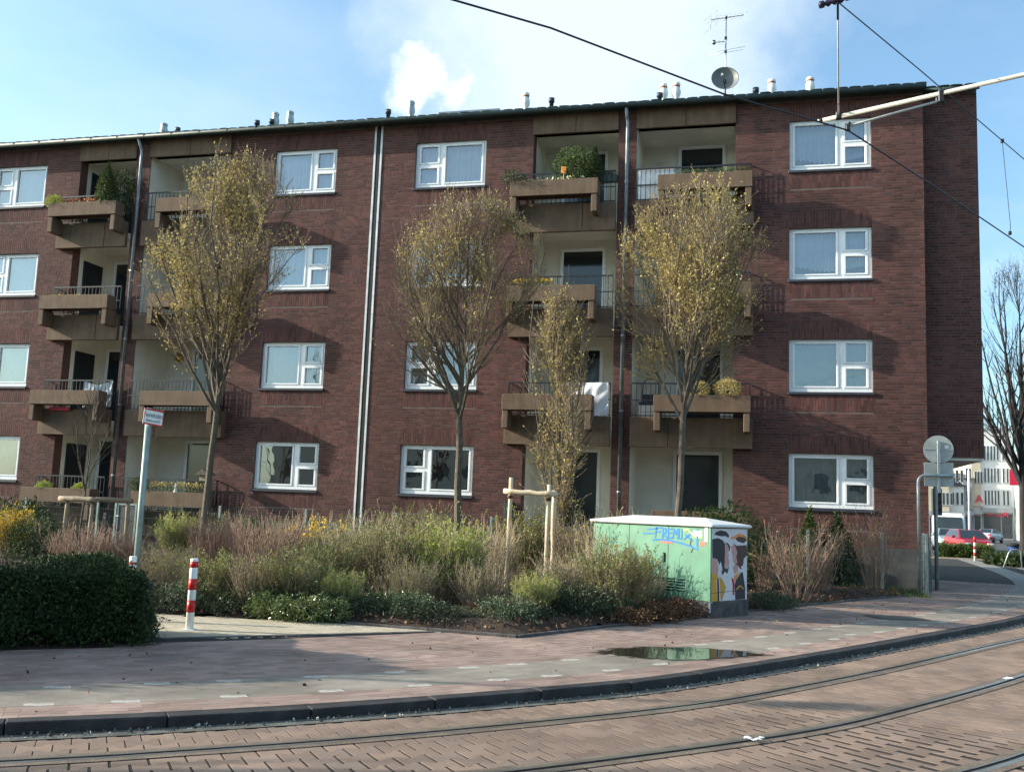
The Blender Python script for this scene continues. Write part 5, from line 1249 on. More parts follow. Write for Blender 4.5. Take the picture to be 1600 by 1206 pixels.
# ---- overhead line of the tram
def wire(name, pts, r, label, group=None, n=6):
    P = np.array(pts); c = P[0]; return tag(MB().tube([tuple(p-c) for p in P], r, n).build(name, M_wire, None, tuple(c)), label, 'wire', group)
ZC = 5.5
cw = [G(x, y, ZC) for x, y in ((500, -60), (700, -2), (860, 44), (1130, 147), (1325, 204), (1450, 285), (1600, 386))]; ex = cw[-1]+(cw[-1]-cw[-2])*3; ex[2] = ZC
cw = np.array([cw[0]+(cw[0]-cw[1])*4]+cw+[ex]); wire('contact_wire', cw, .0085, 'black tram contact wire crossing the facade diagonally', None)
ZM = 6.6
mw = [G(x, y, ZM) for x, y in ((1312, 6), (1440, 112), (1525, 185), (1600, 249))]; e1 = mw[-1]+(mw[-1]-mw[-2])*4; e1[2] = ZM; e0_ = mw[0]+(mw[0]-mw[1])*4
wire('carrier_wire', np.array([e0_]+mw+[e1]), .0065, 'thin carrier wire running from the top insulator down to the right', None)
da, db = G(1566, 221, ZM), G(1578, 365, ZC)
dr = tag(empty('dropper_wire', (da[0], da[1], 0)), 'thin dropper hanging between the two tram wires at the right', 'wire')
MB().tube([(0, 0, ZM), (db[0]-da[0]+.01, db[1]-da[1], ZC+.1), (db[0]-da[0], db[1]-da[1], ZC)], .004, 6).build('dropper', M_wire, dr)
for z, x, y in ((ZM, 0, 0), (ZC, db[0]-da[0], db[1]-da[1])): MB().bbox(x-.02, x+.02, y-.015, y+.015, z-.02, z+.03, .004).build('clamp', M_wire, dr)
ZA = ZC+.42
t0, t1 = G(1278, 190, ZA), G(1600, 117, ZA+.22); td = unit(t1-t0); t2 = t1+td*4.2
ca = tag(empty('cantilever_arm', tuple(t0)), 'pale grey cantilever tube with a steady arm holding the tram wire', 'overhead line arm')
MB().tube([(0, 0, 0), tuple(t2-t0)], .0225, 12).build('tube', M_tube, ca)
MB().lathe([(.0235, -.02), (.0235, .02)], 12, 0, Matrix.Translation(tuple(td*.03)) @ Vector(td).to_track_quat('Z', 'Y').to_matrix().to_4x4()).build('end_cap', M_wire, ca)
q = unit(t1-t0); ln_ = np.linalg.norm(t1-t0)
def on(px):  # point on the tube under photo column px
    f = min(np.linspace(0, 1, 400), key=lambda f_: abs(PROJ(t0+(t1-t0)*f_)[0]-px)); return t0+(t1-t0)*f
h1 = on(1470)-t0; h2 = G(1325, 203, ZC)-t0; h3 = h1+np.array([0, 0, -.075])
MB().tube([tuple(h3), tuple(h3+(h2-h3)*.5+np.array([0, 0, .02])), tuple(h2+np.array([0, 0, .035]))], .011, 8).build('steady_arm', M_tube, ca)
m_ = MB(); m_.bbox(h1[0]-.025, h1[0]+.025, h1[1]-.03, h1[1]+.03, h1[2]-.10, h1[2]+.035, .008); m_.bbox(h3[0]-.05, h3[0]+.0, h3[1]-.02, h3[1]+.02, h3[2]-.03, h3[2]+.03, .008); m_.tube([tuple(h1+np.array([.02, 0, .0])), tuple(h1+np.array([.03, 0, -.13]))], .010, 6); m_.build('hinge_clamp', M_wire, ca)
m_ = MB(); m_.bbox(h2[0]-.02, h2[0]+.02, h2[1]-.02, h2[1]+.02, h2[2]-.012, h2[2]+.05, .005); m_.tube([tuple(h2+np.array([0, 0, .05])), tuple(h2+np.array([.02, 0, .075]))], .014, 6); m_.build('wire_clamp', M_wire, ca)
h4 = on(1310)-t0; top4 = G(1309, 6, ZM)-t0
m_ = MB(); m_.tube([tuple(h4), tuple(top4)], .008, 8); m_.build('hanger_rod', M_tube, ca)
m_ = MB(); m_.bbox(h4[0]-.03, h4[0]+.03, h4[1]-.03, h4[1]+.03, h4[2]-.03, h4[2]+.05, .008); m_.tube([tuple(h4+np.array([0, 0, .05])), tuple(h4+(top4-h4)*.13)], .011, 6); m_.tube([tuple(h4+(top4-h4)*.87), tuple(top4)], .011, 6); m_.build('hanger_clamp', M_wire, ca)
m_ = MB(); tq = Vector(td).to_track_quat('Z', 'Y').to_matrix().to_4x4()
m_.lathe([(.02, -.16), (.035, -.15), (.035, -.11), (.018, -.10), (.04, -.07), (.018, -.04), (.04, -.01), (.018, .02), (.04, .05), (.018, .08), (.03, .1), (.03, .14), (.012, .15)], 10, 0, Matrix.Translation(tuple(top4+np.array([-.02, 0, .03]))) @ tq); m_.build('insulator', M_insul, ca)
# mast of the cantilever, out of the frame to the right
mp = t2+td*.0; ms = tag(empty('tram_mast', (mp[0], mp[1], 0)), 'grey steel mast carrying the cantilever tube', 'mast'); MB().tube([(0, 0, 0), (0, 0, 8.2)], [.13, .09], 12).build('mast_tube', M_galv, ms)
# ---- antenna mast with aerials and the dish
Ya = 2.0; a0 = W(1133, 148, Ya); at = W(1132, 27, Ya); zr_ = e0+.07+(Ya+.3)*.24
an = tag(empty('antenna_mast', (a0[0], Ya, zr_)), 'thin rooftop mast with three television aerials above the dish', 'antenna')
H_ = at[2]-zr_; MB().tube([(0, 0, 0), (0, 0, H_)], .022, 8).build('mast', M_galv, an)
def aerial(c, d, L, ne, el, name, back=False, v=(0, 0, 1)):
    d = unit(np.array(d, float)); c = np.array(c, float); s = unit(np.cross(d, np.array(v, float))); m_ = MB(); m_.tube([tuple(c-d*L*.48), tuple(c+d*L*.52)], .013, 6)
    for i in range(ne): p = c-d*L*.45+d*L*.95*i/(ne-1); l = el*(1-.35*i/ne); m_.tube([tuple(p-s*l), tuple(p+s*l)], .006, 4)
    if back: p = c-d*L*.48; m_.tube([tuple(p-np.array([0, 0, .26])), tuple(p+np.array([0, 0, .14]))], .008, 4); [m_.tube([tuple(p+np.array([0, 0, z])-s*el*1.25), tuple(p+np.array([0, 0, z])+s*el*1.25)], .006, 4) for z in (-.24, .12)]
    return m_.build(name, M_galv, an)
Ld = unit(np.array([.62, -.55, .42]))
aerial((.02, -.02, H_-.03), (.75, .55, .34), 1.15, 9, .27, 'aerial', True); aerial((-.18, -.06, H_-.75), (-.6, -.45, -.22), .42, 4, .15, 'aerial'); aerial((0, -.03, H_-1.02), (.2, .9, .0), .16, 2, .56, 'aerial')
m_ = MB()
for z in (H_-.02, H_-.62, H_-1.02): m_.bbox(-.035, .035, -.05, .03, z-.04, z+.03, .008)
m_.build('mast_clamp', M_wire, an)
m_ = MB(); m_.bbox(-.36, -.27, -.12, -.04, H_-.82, H_-.70, .02); m_.build('amplifier', M_wire, an)
dp = W(1133, 122, Ya-.25); ds = tag(empty('satellite_dish', (dp[0], Ya-.25, dp[2])), 'large grey satellite dish on the roof edge below the aerials', 'satellite dish')
RD = .37; prof = [(RD*math.sqrt(t), .20*t-.20) for t in np.linspace(.001, 1, 10)]
m_ = MB(); n = 36
R_ = Vector((.10, -1, .30)).to_track_quat('Z', 'Y').to_matrix().to_4x4()
V = []; Fq = []
for side in (0, 1):
    for r, z in prof: V += [(r*cos(2*pi*k/n), r*sin(2*pi*k/n)*1.04, z-.012*side) for k in range(n)]
for side in (0, 1):
    o_ = side*len(prof)*n
    for i in range(len(prof)-1):
        for k in range(n): Fq.append((o_+i*n+k, o_+i*n+(k+1) % n, o_+(i+1)*n+(k+1) % n, o_+(i+1)*n+k))
lr = (len(prof)-1)*n
for k in range(n): Fq.append((lr+k, lr+(k+1) % n, lr+len(prof)*n+(k+1) % n, lr+len(prof)*n+k))
m_.add(V, Fq, 0, True, R_); m_.build('reflector', M_dish, ds)
fp = Vector((-.06, -.42, -.10)); m_ = MB(); m_.tube([R_ @ Vector((0, -RD*1.0, 0)), fp], .013, 6); m_.build('feed_arm', M_wire, ds)
m_ = MB(); m_.tube([fp+Vector((0, -.05, 0)), fp+Vector((0, .06, .02))], .03, 8); m_.build('feed_horn', M_lid, ds)
MB().tube([(0, .1, 0), (0, .2, -.1), (0, .25, -dp[2]+zr_)], .02, 6).build('dish_bracket', M_wire, ds)
# ---- litter on the road
def litter(px, py, w, seed):
    c = G(px, py, .055); rng = np.random.default_rng(seed); m_ = MB()
    for i in range(4):
        a = rng.uniform(0, 6); p = rng.normal(0, w*.4, 2); q_ = [(p[0]+w*.3*cos(a+t)*rng.uniform(.5, 1.2), p[1]+w*.3*sin(a+t)*rng.uniform(.5, 1.2), .004+rng.random()*.02) for t in np.linspace(0, 5.2, 6)]; m_.add(q_, [list(range(6))])
    return m_.build('paper_scrap', M_cloth, None, (c[0], c[1], .052))
tag(litter(1178, 1156, .11, 1), 'crumpled white paper scrap beside the nearer tram rail', 'litter')
tag(litter(1577, 1061, .10, 2), 'white paper scrap lying between the tram rails at the right edge', 'litter')
tag(litter(806, 940, .05, 3), 'small yellowish scrap at the foot of the peeled stake', 'litter').location.z = .27
# street lamp whose shade falls on the road
lp = G(1285, 1110, 0); hL = 6.0; k_ = hL/tan(SUN_EL); bx_ = lp[0]-.9796*k_; by_ = lp[1]-.201*k_
sl = tag(empty('street_lamp', (bx_-2.2, by_-.66, 0), .286), 'street lamp with a flat box head outside the left of the photo', 'street lamp')
MB().tube([(0, 0, 0), (0, 0, hL-.1), (.15, 0, hL), (1.9, 0, hL+.02)], [.07, .045, .04, .03], 10).build('pole', M_galv, sl)
MB().bbox(1.85, 2.75, -.17, .17, hL-.05, hL+.09, .03).build('lamp_head', M_galv, sl)
# ================================================================== THINGS ON THE BALCONIES
PLY = -.51
def box_top(h, k): return 1.235+ST_H*k+.43
def planter_x(h): xo, xi = HALF[h]; s = 1 if xi > xo else -1; return xo, s
def onbox(h, k, f):  # point in the planter, f = 0 outer end .. 1 inner end
    xo, s = planter_x(h); return (xo-.42*s+2.28*s*f, PLY, box_top(h, k))
def flower_row(h, k, f0, f1, n, mats, label, seed, hh=.16, cat='flowers'):
    rng = np.random.default_rng(seed); a, b = np.array(onbox(h, k, f0)), np.array(onbox(h, k, f1)); N = n
    C = a+(b-a)*rng.random(N)[:, None]+np.column_stack([rng.normal(0, .02, N), rng.normal(0, .05, N), rng.random(N)*hh]); pm = PM()
    c0 = a.copy(); g = rng.random(N) < (.62 if len(mats) > 1 else 2)
    pm.add(leaves(C[g]-c0, .055, rng, None, .5), 0)
    if len(mats) > 1: top = C[~g]; top[:, 2] = a[2]+hh*.8+rng.random(len(top))*hh*.5; pm.add(leaves(top-c0, .05, rng, None, 1.), 1)
    return tag(pm.build('flower_row', mats, None, tuple(c0)), label, cat, kind='stuff')
M_orf = piece_mat('orange_flower', ((0, (.5, .10, .03)), (1, (.6, .28, .10))), .6, 0)
M_pinkf = piece_mat('pale_flower', ((0, (.45, .40, .16)), (1, (.62, .60, .42))), .6, 0)
flower_row(2, 3, .12, .75, 420, [M_conif, M_orf], 'orange spring flowers in the top planter of the left balcony stack', 1)
flower_row(2, 2, .1, .6, 260, [M_dull, M_yellow], 'yellow flowers in the third-row planter of the left balcony stack', 2, .07)
flower_row(0, 3, .15, .9, 240, [M_dull, M_pinkf], 'sparse pale plants in the top planter left of the right downpipe', 3, .14)
flower_row(0, 2, .05, .5, 380, [M_conif, M_yellow], 'yellow and green flowers in the planter below the top one left of the right downpipe', 4, .22)
flower_row(1, 2, .1, .95, 420, [M_gloss, M_pinkf], 'mixed plants in the second-floor planter right of the right downpipe', 5, .2)
flower_row(0, 1, .1, .5, 200, [M_dull], 'low green plants in the first-floor planter behind the columnar tree', 6, .1)
flower_row(3, 0, .1, .8, 600, [M_dull, M_budleaf], 'trailing brown and green plants over the ground-floor planter of the left stack', 7, .25)
def potted(kind, loc, h, label, w=1., name='potted_plant', pot=True, pm_=None):
    e = tag(empty(name, loc), label, 'plant'); me = EV[kind]; h0 = max(v.co.z for v in me.vertices); z = .0
    if pot: MB().lathe([(.09, 0), (.13, .2), (.14, .2), (.14, .23), (.12, .23)], 14).build('pot', pm_ or M_terra, e); z = .2
    o = link('foliage', me, e, (0, 0, z)); o.scale = (h/h0*w, h/h0*w, h/h0); return e
def P_(h, k, f, dy=0): x, y, z = onbox(h, k, f); return (x, y+dy, z-.02)
potted('fluffy', P_(2, 3, .03), .42, 'small green bush at the outer end of the top left planter', 1., pot=False, name='planter_bush')
potted('conifer', P_(2, 3, .78), 1.35, 'tall yellow-green conifer on the top left balcony', .85, pot=False, name='balcony_conifer')
potted('dark', (-18.35, -.1, 9.55), 1.45, 'dark leafy bush beside the conifer on the top left balcony', .62, pm_=M_terracloth)
potted('silver', P_(0, 3, .02), .5, 'silvery bush hanging over the outer end of the top right planter', 1.1, pot=False, name='planter_bush')
potted('round', (-5.0+.28, -.12, 9.75), 1.15, 'dark bonsai-like bush on the top balcony left of the right downpipe', .95)
potted('tall', (-4.22, -.1, 9.7), 1.22, 'dark columnar bush on the top balcony left of the right downpipe', .95)
for i, f in enumerate((.30, .42, .54, .66, .78, .90)):
    potted('ball', P_(1, 3, 1-f), .27, f'small clipped green plant, {NTH[i]} from the right in the row on the top right planter', 1., pot=False, name='planter_plant')['group'] = 'row of clipped plants on the top right planter'
potted('brown', P_(1, 1, .55), .50, 'golden-brown round bush, left of the pair on the first-floor planter right of the downpipe', 1.1, pot=False, name='planter_bush')
potted('brown', P_(1, 1, .24), .55, 'golden-brown round bush, right of the pair on the first-floor planter right of the downpipe', 1.1, pot=False, name='planter_bush')
potted('fluffy', P_(2, 0, .28), .3, 'pale yellow primrose clump, left of two on the ground-floor left planter', 1.2, pot=False, name='planter_plant')
potted('fluffy', P_(2, 0, .80), .28, 'pale yellow primrose clump, right of two on the ground-floor left planter', 1.2, pot=False, name='planter_plant')
potted('ball', P_(3, 0, .95), .5, 'small clipped egg-shaped bush on the ground-floor planter behind the sign pole', 1.1, pot=False, name='planter_bush')
# white sheet over a railing on the first floor
def cloth(name, x0, x1, y, z0, z1, mt, label, seed, sag=0.):
    rng = np.random.default_rng(seed); nx, nz = 26, 18; V = []; F = []
    ph = rng.uniform(0, 6, 6)
    for j in range(nz+1):
        for i in range(nx+1):
            u, v = i/nx, j/nz; x = x0+(x1-x0)*u; z = z1+(z0-z1)*v-sag*sin(pi*u)*(1-v)*.6-.03*sin(u*9+ph[0])*v
            yy = y-.018*sin(u*17+ph[1]+v*3)*(.2+v)-.015*sin(u*7+v*6+ph[2])-.012*sin(v*14+u*9+ph[3])-.01*sin(u*31+v*11)
            V.append((x-x0, yy-y, z-z1))
    for j in range(nz):
        for i in range(nx): a = j*(nx+1)+i; F.append((a, a+nx+1, a+nx+2, a+1))
    m_ = MB(); m_.add(V, F, 0, True); return tag(m_.build(name, mt, None, (x0, y, z1)), label, 'cloth')
cloth('white_sheet', -4.95, -3.70, -.235, 3.98, 4.83, M_cloth, 'crumpled white sheet hung over the first-floor railing beside the downpipe', 1)
cloth('patterned_cloth', -18.95, -18.0, -.13, 4.05, 4.85, M_clothblue, 'blue and white cloth sagging behind the first-floor railing of the left stack', 2, .25)
# folding chair and boxes on the first floor, right of the downpipe
zf = .95+ST_H
ch = tag(empty('stacked_garden_chair', (-2.75, .55, zf)), 'grey tubular garden chair with a rounded back on the first-floor balcony', 'chair')
m_ = MB(); m_.tube([(-.24, 0, 0), (-.22, .1, .6), (-.2, .18, 1.25), (-.1, .2, 1.36), (.1, .2, 1.36), (.2, .18, 1.25), (.22, .1, .6), (.24, 0, 0)], .016, 8); m_.build('frame', M_rail, ch)
MB().bbox(-.22, .22, -.42, .08, .42, .47, .02).build('seat', M_terracloth, ch); MB().bbox(-.19, .19, .10, .14, .55, .95, .015).build('backrest', M_terracloth, ch)
for x in (-.21, .21): MB().tube([(x, -.40, .42), (x, -.44, 0)], .014, 6).build('leg', M_rail, ch)
cb_ = tag(empty('storage_box', (-2.72, .25, zf)), 'cream storage box behind the first-floor railing right of the downpipe', 'box'); MB().bbox(-.26, .26, -.12, .2, .0, .62, .02).build('box_body', M_cream, cb_); MB().bbox(-.27, .27, -.13, .21, .622, .70, .02).build('box_lid', M_terracloth, cb_)
# screen behind the railing of the top balcony, right of the downpipe
sc_ = tag(empty('balcony_screen', (-2.62, -.12, 9.46)), 'white privacy screen behind the top railing right of the downpipe', 'screen')
for i in range(5): MB().bbox(-.46+i*.185, -.46+i*.185+.18, -.004, .004, .06, .86, .002).build('screen_panel', M_white, sc_)
rb = tag(empty('window_box', (-4.05, -.13, 10.05)), 'dark green flower box hung on the top railing left of the right downpipe', 'flower box'); MB().bbox(-.42, .42, -.0, .14, .0, .2, .012).build('trough', M_gutter, rb); o = link('foliage', EV['low'], rb, (0, .07, .17)); o.scale = (.9, .2, .3)
bh = tag(empty('bird_house', (-14.6, -.45, 2.05)), 'small roofed bird feeder at the ground-floor railing right of the left tree trunk', 'bird feeder'); MB().bbox(-.12, .12, -.1, .1, 0, .16, .01).build('house', M_woodold, bh); MB().prism([(-.24, .0), (.24, .0), (0, .16)], -.18, .18, 0, T(0, 0, .16) @ Matrix.Rotation(pi/2, 4, 'X')).build('roof', M_bark, bh); MB().tube([(0, 0, -.8), (0, 0, .0)], .015, 6).build('post', M_rail, bh)
wd_ = tag(empty('wall_ornament', (-17.0, 1.52, 5.75)), 'round straw wall ornament in the first-floor loggia behind the left tree', 'ornament'); MB().lathe([(.02, -.02), (.13, 0), (.02, .03)], 14, 0, Matrix.Rotation(pi/2, 4, 'X')).build('disc', M_mgold, wd_); MB().tube([(0, 0, .1), (0, 0, .34)], .01, 5).build('cord', M_mbrown, wd_)
wl = tag(empty('wall_lamp', (-2.72, 1.5, 5.9)), 'small black wall lamp in the first-floor loggia right of the downpipe', 'lamp'); MB().lathe([(.05, 0), (.09, .03), (.09, .13), (.03, .18)], 10).build('lamp_shade', M_black, wl); MB().box(-.02, .02, .0, .1, .05, .1).build('arm', M_black, wl)
vg = tag(empty('vent_grille', (-2.72, 1.59, 11.05)), 'pale square ventilation grille on the top loggia wall right of the downpipe', 'grille'); MB().bbox(-.11, .11, -.015, .005, -.11, .11, .004).build('frame', M_cream, vg)
for i in range(5): MB().box(-.09, .09, -.02, -.0151, -.08+i*.035, -.066+i*.035).build('slat', M_houseT, vg)
rl = tag(empty('red_toy', (-19.55, -.3, 3.93)), 'red plastic strip showing under the first-floor planter of the left stack', 'toy'); MB().bbox(-.32, .32, -.02, .02, 0, .1, .01).build('strip', M_signred, rl)
fl = tag(empty('red_flag', (-4.95, -.6, 10.0)), 'small orange-red paddle stuck in the top planter left of the right downpipe', 'ornament'); MB().tube([(0, 0, -.3), (.02, 0, .2)], .008, 5).build('stick', M_wood, fl); MB().bbox(-.05, .08, -.01, .01, .16, .34, .008).build('paddle', M_morange, fl)
gn = tag(empty('garden_gnome', P_(3, 0, .45)), 'small white garden figure on the ground-floor planter left of the left tree trunk', 'garden figure'); MB().lathe([(.05, 0), (.065, .08), (.05, .14), (.035, .17), (.045, .21), (.04, .25), (.005, .33)], 10).build('body', M_cloth, gn)
ty = tag(empty('window_plant', (.95, .24, ZS+ST_H+.16)), 'small dark plant on the inner sill of the first-floor window in the rightmost column', 'plant'); o = link('foliage', EV['dark'], ty); o.scale = (.2, .14, .2)
for i, (x, z) in enumerate(((-13.05, 3), (-12.55, 3))):
    c = tag(empty('window_ornament', (x, .17, ZS+ST_H*3+.24)), ('white paper bird on the pane of the top-floor window left of the joint, ' + ('left one' if i == 0 else 'right one')), 'ornament', 'paper birds in a top-floor window')
    MB().add([(-.12, 0, 0), (-.04, 0, -.05), (.08, 0, -.04), (.1, 0, .03), (.03, 0, .06), (0, 0, .1), (-.05, 0, .05)], [(0, 1, 2, 3, 4, 5, 6)]).build('paper', M_cloth, c)
# basement windows along the plinth
for i, x in enumerate((-7.2, -13.2)):
    e_ = tag(empty('meter_box', (-5.98, -.06, 1.3)), 'dark grey meter box on the brick left of the ground-floor right balcony', 'box') if i == 0 else None
    if e_: MB().bbox(-.32, -.08, -.06, .05, -.0, .5, .01).build('box_body', M_rail, e_); MB().bbox(-.30, -.10, -.07, -.0602, .03, .47, .004).build('door', M_sill, e_)
# ================================================================== SIDE STREET IN THE DISTANCE
M_farpav = mat('far_pavers', (.21, .165, .145), .9, .2, 2., bump=.3)
sw2 = struct(MB().mesh and link('side_street_pavement', (lambda m_: (m_.add([(3.75, -.4, .09), (4.3, -2.5, .09), (8.5, 6, .09), (10.6, 21, .09), (9.6, 26.4, .09), (3.75, 26.4, .09)], [(0, 1, 2, 3, 4, 5)]), m_)[1])(MB()).mesh('side_street_pavement', M_farpav)))
MB().box(3.75, 10.2, 26.4, 26.6, -.02, .13).build('kerb_line', M_beige, sw2)
mk = struct(MB().mesh and link('road_marking', (lambda m_: ([m_.add([(x, y, .001), (x+.35, y+.1, .001), (x+4.2, y+9, .001), (x+3.9, y+9, .001)], [(0, 1, 2, 3)]) for x, y in ((12.2, 40), (17, 52), (22, 62))], m_)[1])(MB()).mesh('road_marking', M_whpav)))
hedge('box_hedge', [(8.35, 27.6), (10.6, 27.2)], .9, .62, 6000, 'low clipped green hedge in front of the red car', .09, 9, matl=M_conif, z0=.03)
hedge('corner_hedge', [(9.5, 18.6), (13.5, 20.6)], 1.6, .5, 7000, 'dark low planting around the dark tree at the right edge', .09, 10, matl=M_yew, z0=.03)
bollard(0, 0, 'far red and white bollard at the side street crossing', h=.95, w=.055, base=G(1523.5, 877, .1), z0=.1)
def wheel(e, x, y, r, w=.19):
    o = MB().lathe([(r*.62, -w/2), (r*.96, -w/2), (r, -w*.3), (r, w*.3), (r*.96, w/2), (r*.62, w/2)], 20, 0, Matrix.Translation((x, y, r)) @ Matrix.Rotation(pi/2, 4, 'X')).build('wheel', M_tyre, e)
    MB().lathe([(r*.1, -w/2-.004), (r*.62, -w/2+.01), (r*.62, w/2-.01), (r*.1, w/2+.004)], 12, 0, Matrix.Translation((x, y, r)) @ Matrix.Rotation(pi/2, 4, 'X')).build('rim', M_galv, o)
def car(name, loc, rz, paint, label, kind='hatch', cat='car'):
    """x forward; sections along the length"""
    e = tag(empty(name, loc, rz), label, cat)
    if kind == 'van': st_ = [(-2.6, .45, 1.9, .95), (-2.5, .35, 2.42, .97), (.9, .35, 2.5, .97), (1.25, .35, 2.38, .97), (1.75, .35, 1.35, .96), (2.45, .38, 1.12, .93), (2.62, .45, .85, .86)]; bl, Lw, rw = 1.25, (-1.6, 1.75), .34
    elif kind == 'saloon': st_ = [(-2.15, .45, .85, .72), (-2.05, .32, 1.02, .80), (-1.55, .28, 1.06, .84), (1.0, .28, 1.0, .85), (1.95, .30, .86, .80), (2.18, .38, .66, .68)]; bl, Lw, rw = 1.0, (-1.3, 1.35), .31
    else: st_ = [(-1.9, .45, .9, .74), (-1.82, .32, 1.06, .80), (-1.2, .28, 1.06, .84), (.75, .28, 1.0, .85), (1.6, .30, .86, .80), (1.86, .38, .64, .68)]; bl, Lw, rw = 1.0, (-1.15, 1.2), .30
    V, F = [], []; n = 10
    for x, zb, zt, hw in st_:
        pr = [(-hw*.93, zb), (-hw, zb+.12), (-hw, zt-.28), (-hw*.95, zt-.07), (-hw*.82, zt), (hw*.82, zt), (hw*.95, zt-.07), (hw, zt-.28), (hw, zb+.12), (hw*.93, zb)]
        V += [(x, y, z) for y, z in pr]
    for i in range(len(st_)-1):
        for k in range(n): F.append((i*n+k, i*n+(k+1) % n, (i+1)*n+(k+1) % n, (i+1)*n+k))
    F += [tuple(range(n)), tuple(range((len(st_)-1)*n, len(st_)*n))[::-1]]
    m_ = MB(); m_.add(V, F, 0, False); m_.build('body', paint, e); hwm = .85
    if kind != 'van':
        c0, c1, r0, r1 = ((-1.75, 1.0, -1.0, .25) if kind == 'saloon' else (-1.72, .95, -1.45, .15)); zt = 1.43
        b4 = [(c0, -.76, 1.02), (c1, -.76, .98), (c1, .76, .98), (c0, .76, 1.02)]; t4 = [(r0, -.58, zt), (r1, -.58, zt), (r1, .58, zt), (r0, .58, zt)]
        m_ = MB(); m_.add(b4+t4, [(4, 5, 6, 7), (0, 1, 5, 4), (1, 2, 6, 5), (2, 3, 7, 6), (3, 0, 4, 7)]); m_.build('cabin', paint, e)
        def inset(q, f=.1, off=.006):
            q = [Vector(p) for p in q]; c = sum(q, Vector())/4; nn = (q[1]-q[0]).cross(q[3]-q[0]).normalized()*off; return [p+(c-p)*f+nn for p in q]
        for nm, ix in (('side_window', (0, 1, 5, 4)), ('windscreen', (1, 2, 6, 5)), ('side_window', (2, 3, 7, 6)), ('rear_window', (3, 0, 4, 7))): m_ = MB(); m_.add(inset([(b4+t4)[i] for i in ix]), [(0, 1, 2, 3)]); m_.build(nm, M_carglass, e)
        xf, zh = st_[-1][0]-.10, .70
    else:
        for nm, q in (('windscreen', [(1.36, -.78, 2.22), (1.36, .78, 2.22), (1.78, .84, 1.42), (1.78, -.84, 1.42)]),): m_ = MB(); m_.add([(x+.05, y, z) for x, y, z in q], [(3, 2, 1, 0)]); m_.build(nm, M_carglass, e)
        for s in (-1, 1): m_ = MB(); m_.add([(1.0, s*.976, 1.35), (1.55, s*.976, 1.35), (1.25, s*.976, 2.1), (1.0, s*.976, 2.1)], [(0, 1, 2, 3) if s < 0 else (3, 2, 1, 0)]); m_.build('side_window', M_carglass, e)
        xf, zh = 2.52, .85
    for s in (-1, 1):
        MB().bbox(xf-.1, xf+.07, s*.56-.16, s*.56+.16, zh-.08, zh+.07, .03).build('headlight', M_lamp, e); xb = st_[0][0]
        MB().bbox(xb-.02, xb+.12, s*.62-.12, s*.62+.12, .72, .92, .02).build('tail_light', M_signred, e)
        MB().bbox(.55, .68, s*.98-.1, s*.98+.1, .98, 1.12, .03).build('mirror', paint, e)
    MB().bbox(st_[-1][0]-.10, st_[-1][0]+.06, -.70, .70, .36, .52, .03).build('front_bumper', M_tyre, e); MB().bbox(st_[0][0]-.06, st_[0][0]+.1, -.72, .72, .4, .56, .03).build('rear_bumper', paint if kind == 'saloon' else M_tyre, e)
    MB().bbox(st_[-1][0]+.0605, st_[-1][0]+.075, -.26, .26, .40, .50, .003).build('number_plate', M_whp, e); MB().bbox(st_[0][0]-.075, st_[0][0]-.0605, -.26, .26, .62, .73, .003).build('number_plate', M_whp, e)
    MB().bbox(st_[-1][0]-.08, st_[-1][0]+.03, -.38, .38, .56, .64, .01).build('grille', M_tyre, e)
    for x in Lw:
        for s in (-1, 1): wheel(e, x, s*(.76 if kind != 'van' else .86), rw)
    return e
car('red_car', (11.05, 34.6, 0), radians(-84), M_carred, 'red hatchback parked behind the low hedge on the side street')
car('parked_car', (11.7, 44.5, 0), radians(-92), M_carsil, 'silver hatchback parked between the red car and the white van', 'hatch')
car('delivery_van', (13.0, 52, 0), radians(-96), M_carwh, 'white delivery van parked behind the cars at the brick corner', 'van', 'van')
car('silver_saloon', (23.5, 90, 0), radians(62), M_carsil, 'silver saloon driving away on the far road', 'saloon')
# ---- houses at the end of the street
def house(name, x0, x1, y, h, d, wallm, rows_, label, shop=.0, roofh=0., colsw=None, wh=1.55, roofm=None, rz=0., shopm=None, first=3.6, fl=2.95, ww=1.0):
    e = tag(empty(name, (x0, y, 0), rz), label, 'building'); w = x1-x0; MB().box(0, w, 0, d, 0, h).build('wall', wallm, e)
    if roofh: m_ = MB(); m_.add([(-.3, -.4, h), (w+.3, -.4, h), (w+.3, d+.4, h), (-.3, d+.4, h), (-.3, d/2, h+roofh), (w+.3, d/2, h+roofh)], [(0, 1, 5, 4), (2, 3, 4, 5), (0, 4, 3), (1, 2, 5), (3, 2, 1, 0)]); m_.build('roof', roofm or M_slate, e)
    else: MB().box(-.12, w+.12, -.15, d, h, h+.28).build('cornice', M_houseG, e)
    for r in range(rows_):
        z = first+.75+fl*r
        for cx in colsw:
            f = MB().box(cx-ww/2-.03, cx+ww/2+.03, -.05, -.001, z-.04, z+wh+.04).build('window', M_whp, e); MB().box(cx-ww/2, cx+ww/2, -.062, -.0501, z, z+wh).build('pane', M_winfar, f)
            MB().box(cx-ww/2-.05, cx+ww/2+.05, -.1, -.001, z-.09, z-.0405).build('sill', M_houseG, f)
    if shop:
        sf = MB().box(.15, w-.15, -.09, -.001, .25, shop-.55).build('shop_window', M_winfar, e); MB().box(0, w, -.75, -.001, shop-.35, shop+.25).build('canopy', shopm or M_houseG, e)
        for i in range(int(w/2.2)+1): MB().box(.1+i*2.2, .25+i*2.2, -.13, -.0905, .1, shop-.55).build('pillar', M_houseG, sf)
    return e
Yf = 118.
def fx(px, y=Yf): return float(G(px, 838, 0)[0]/ (G(px, 838, 0)[1]+CD)*(y+CD))
def fz(px, py, y=Yf): return float(W(px, py, y)[2])
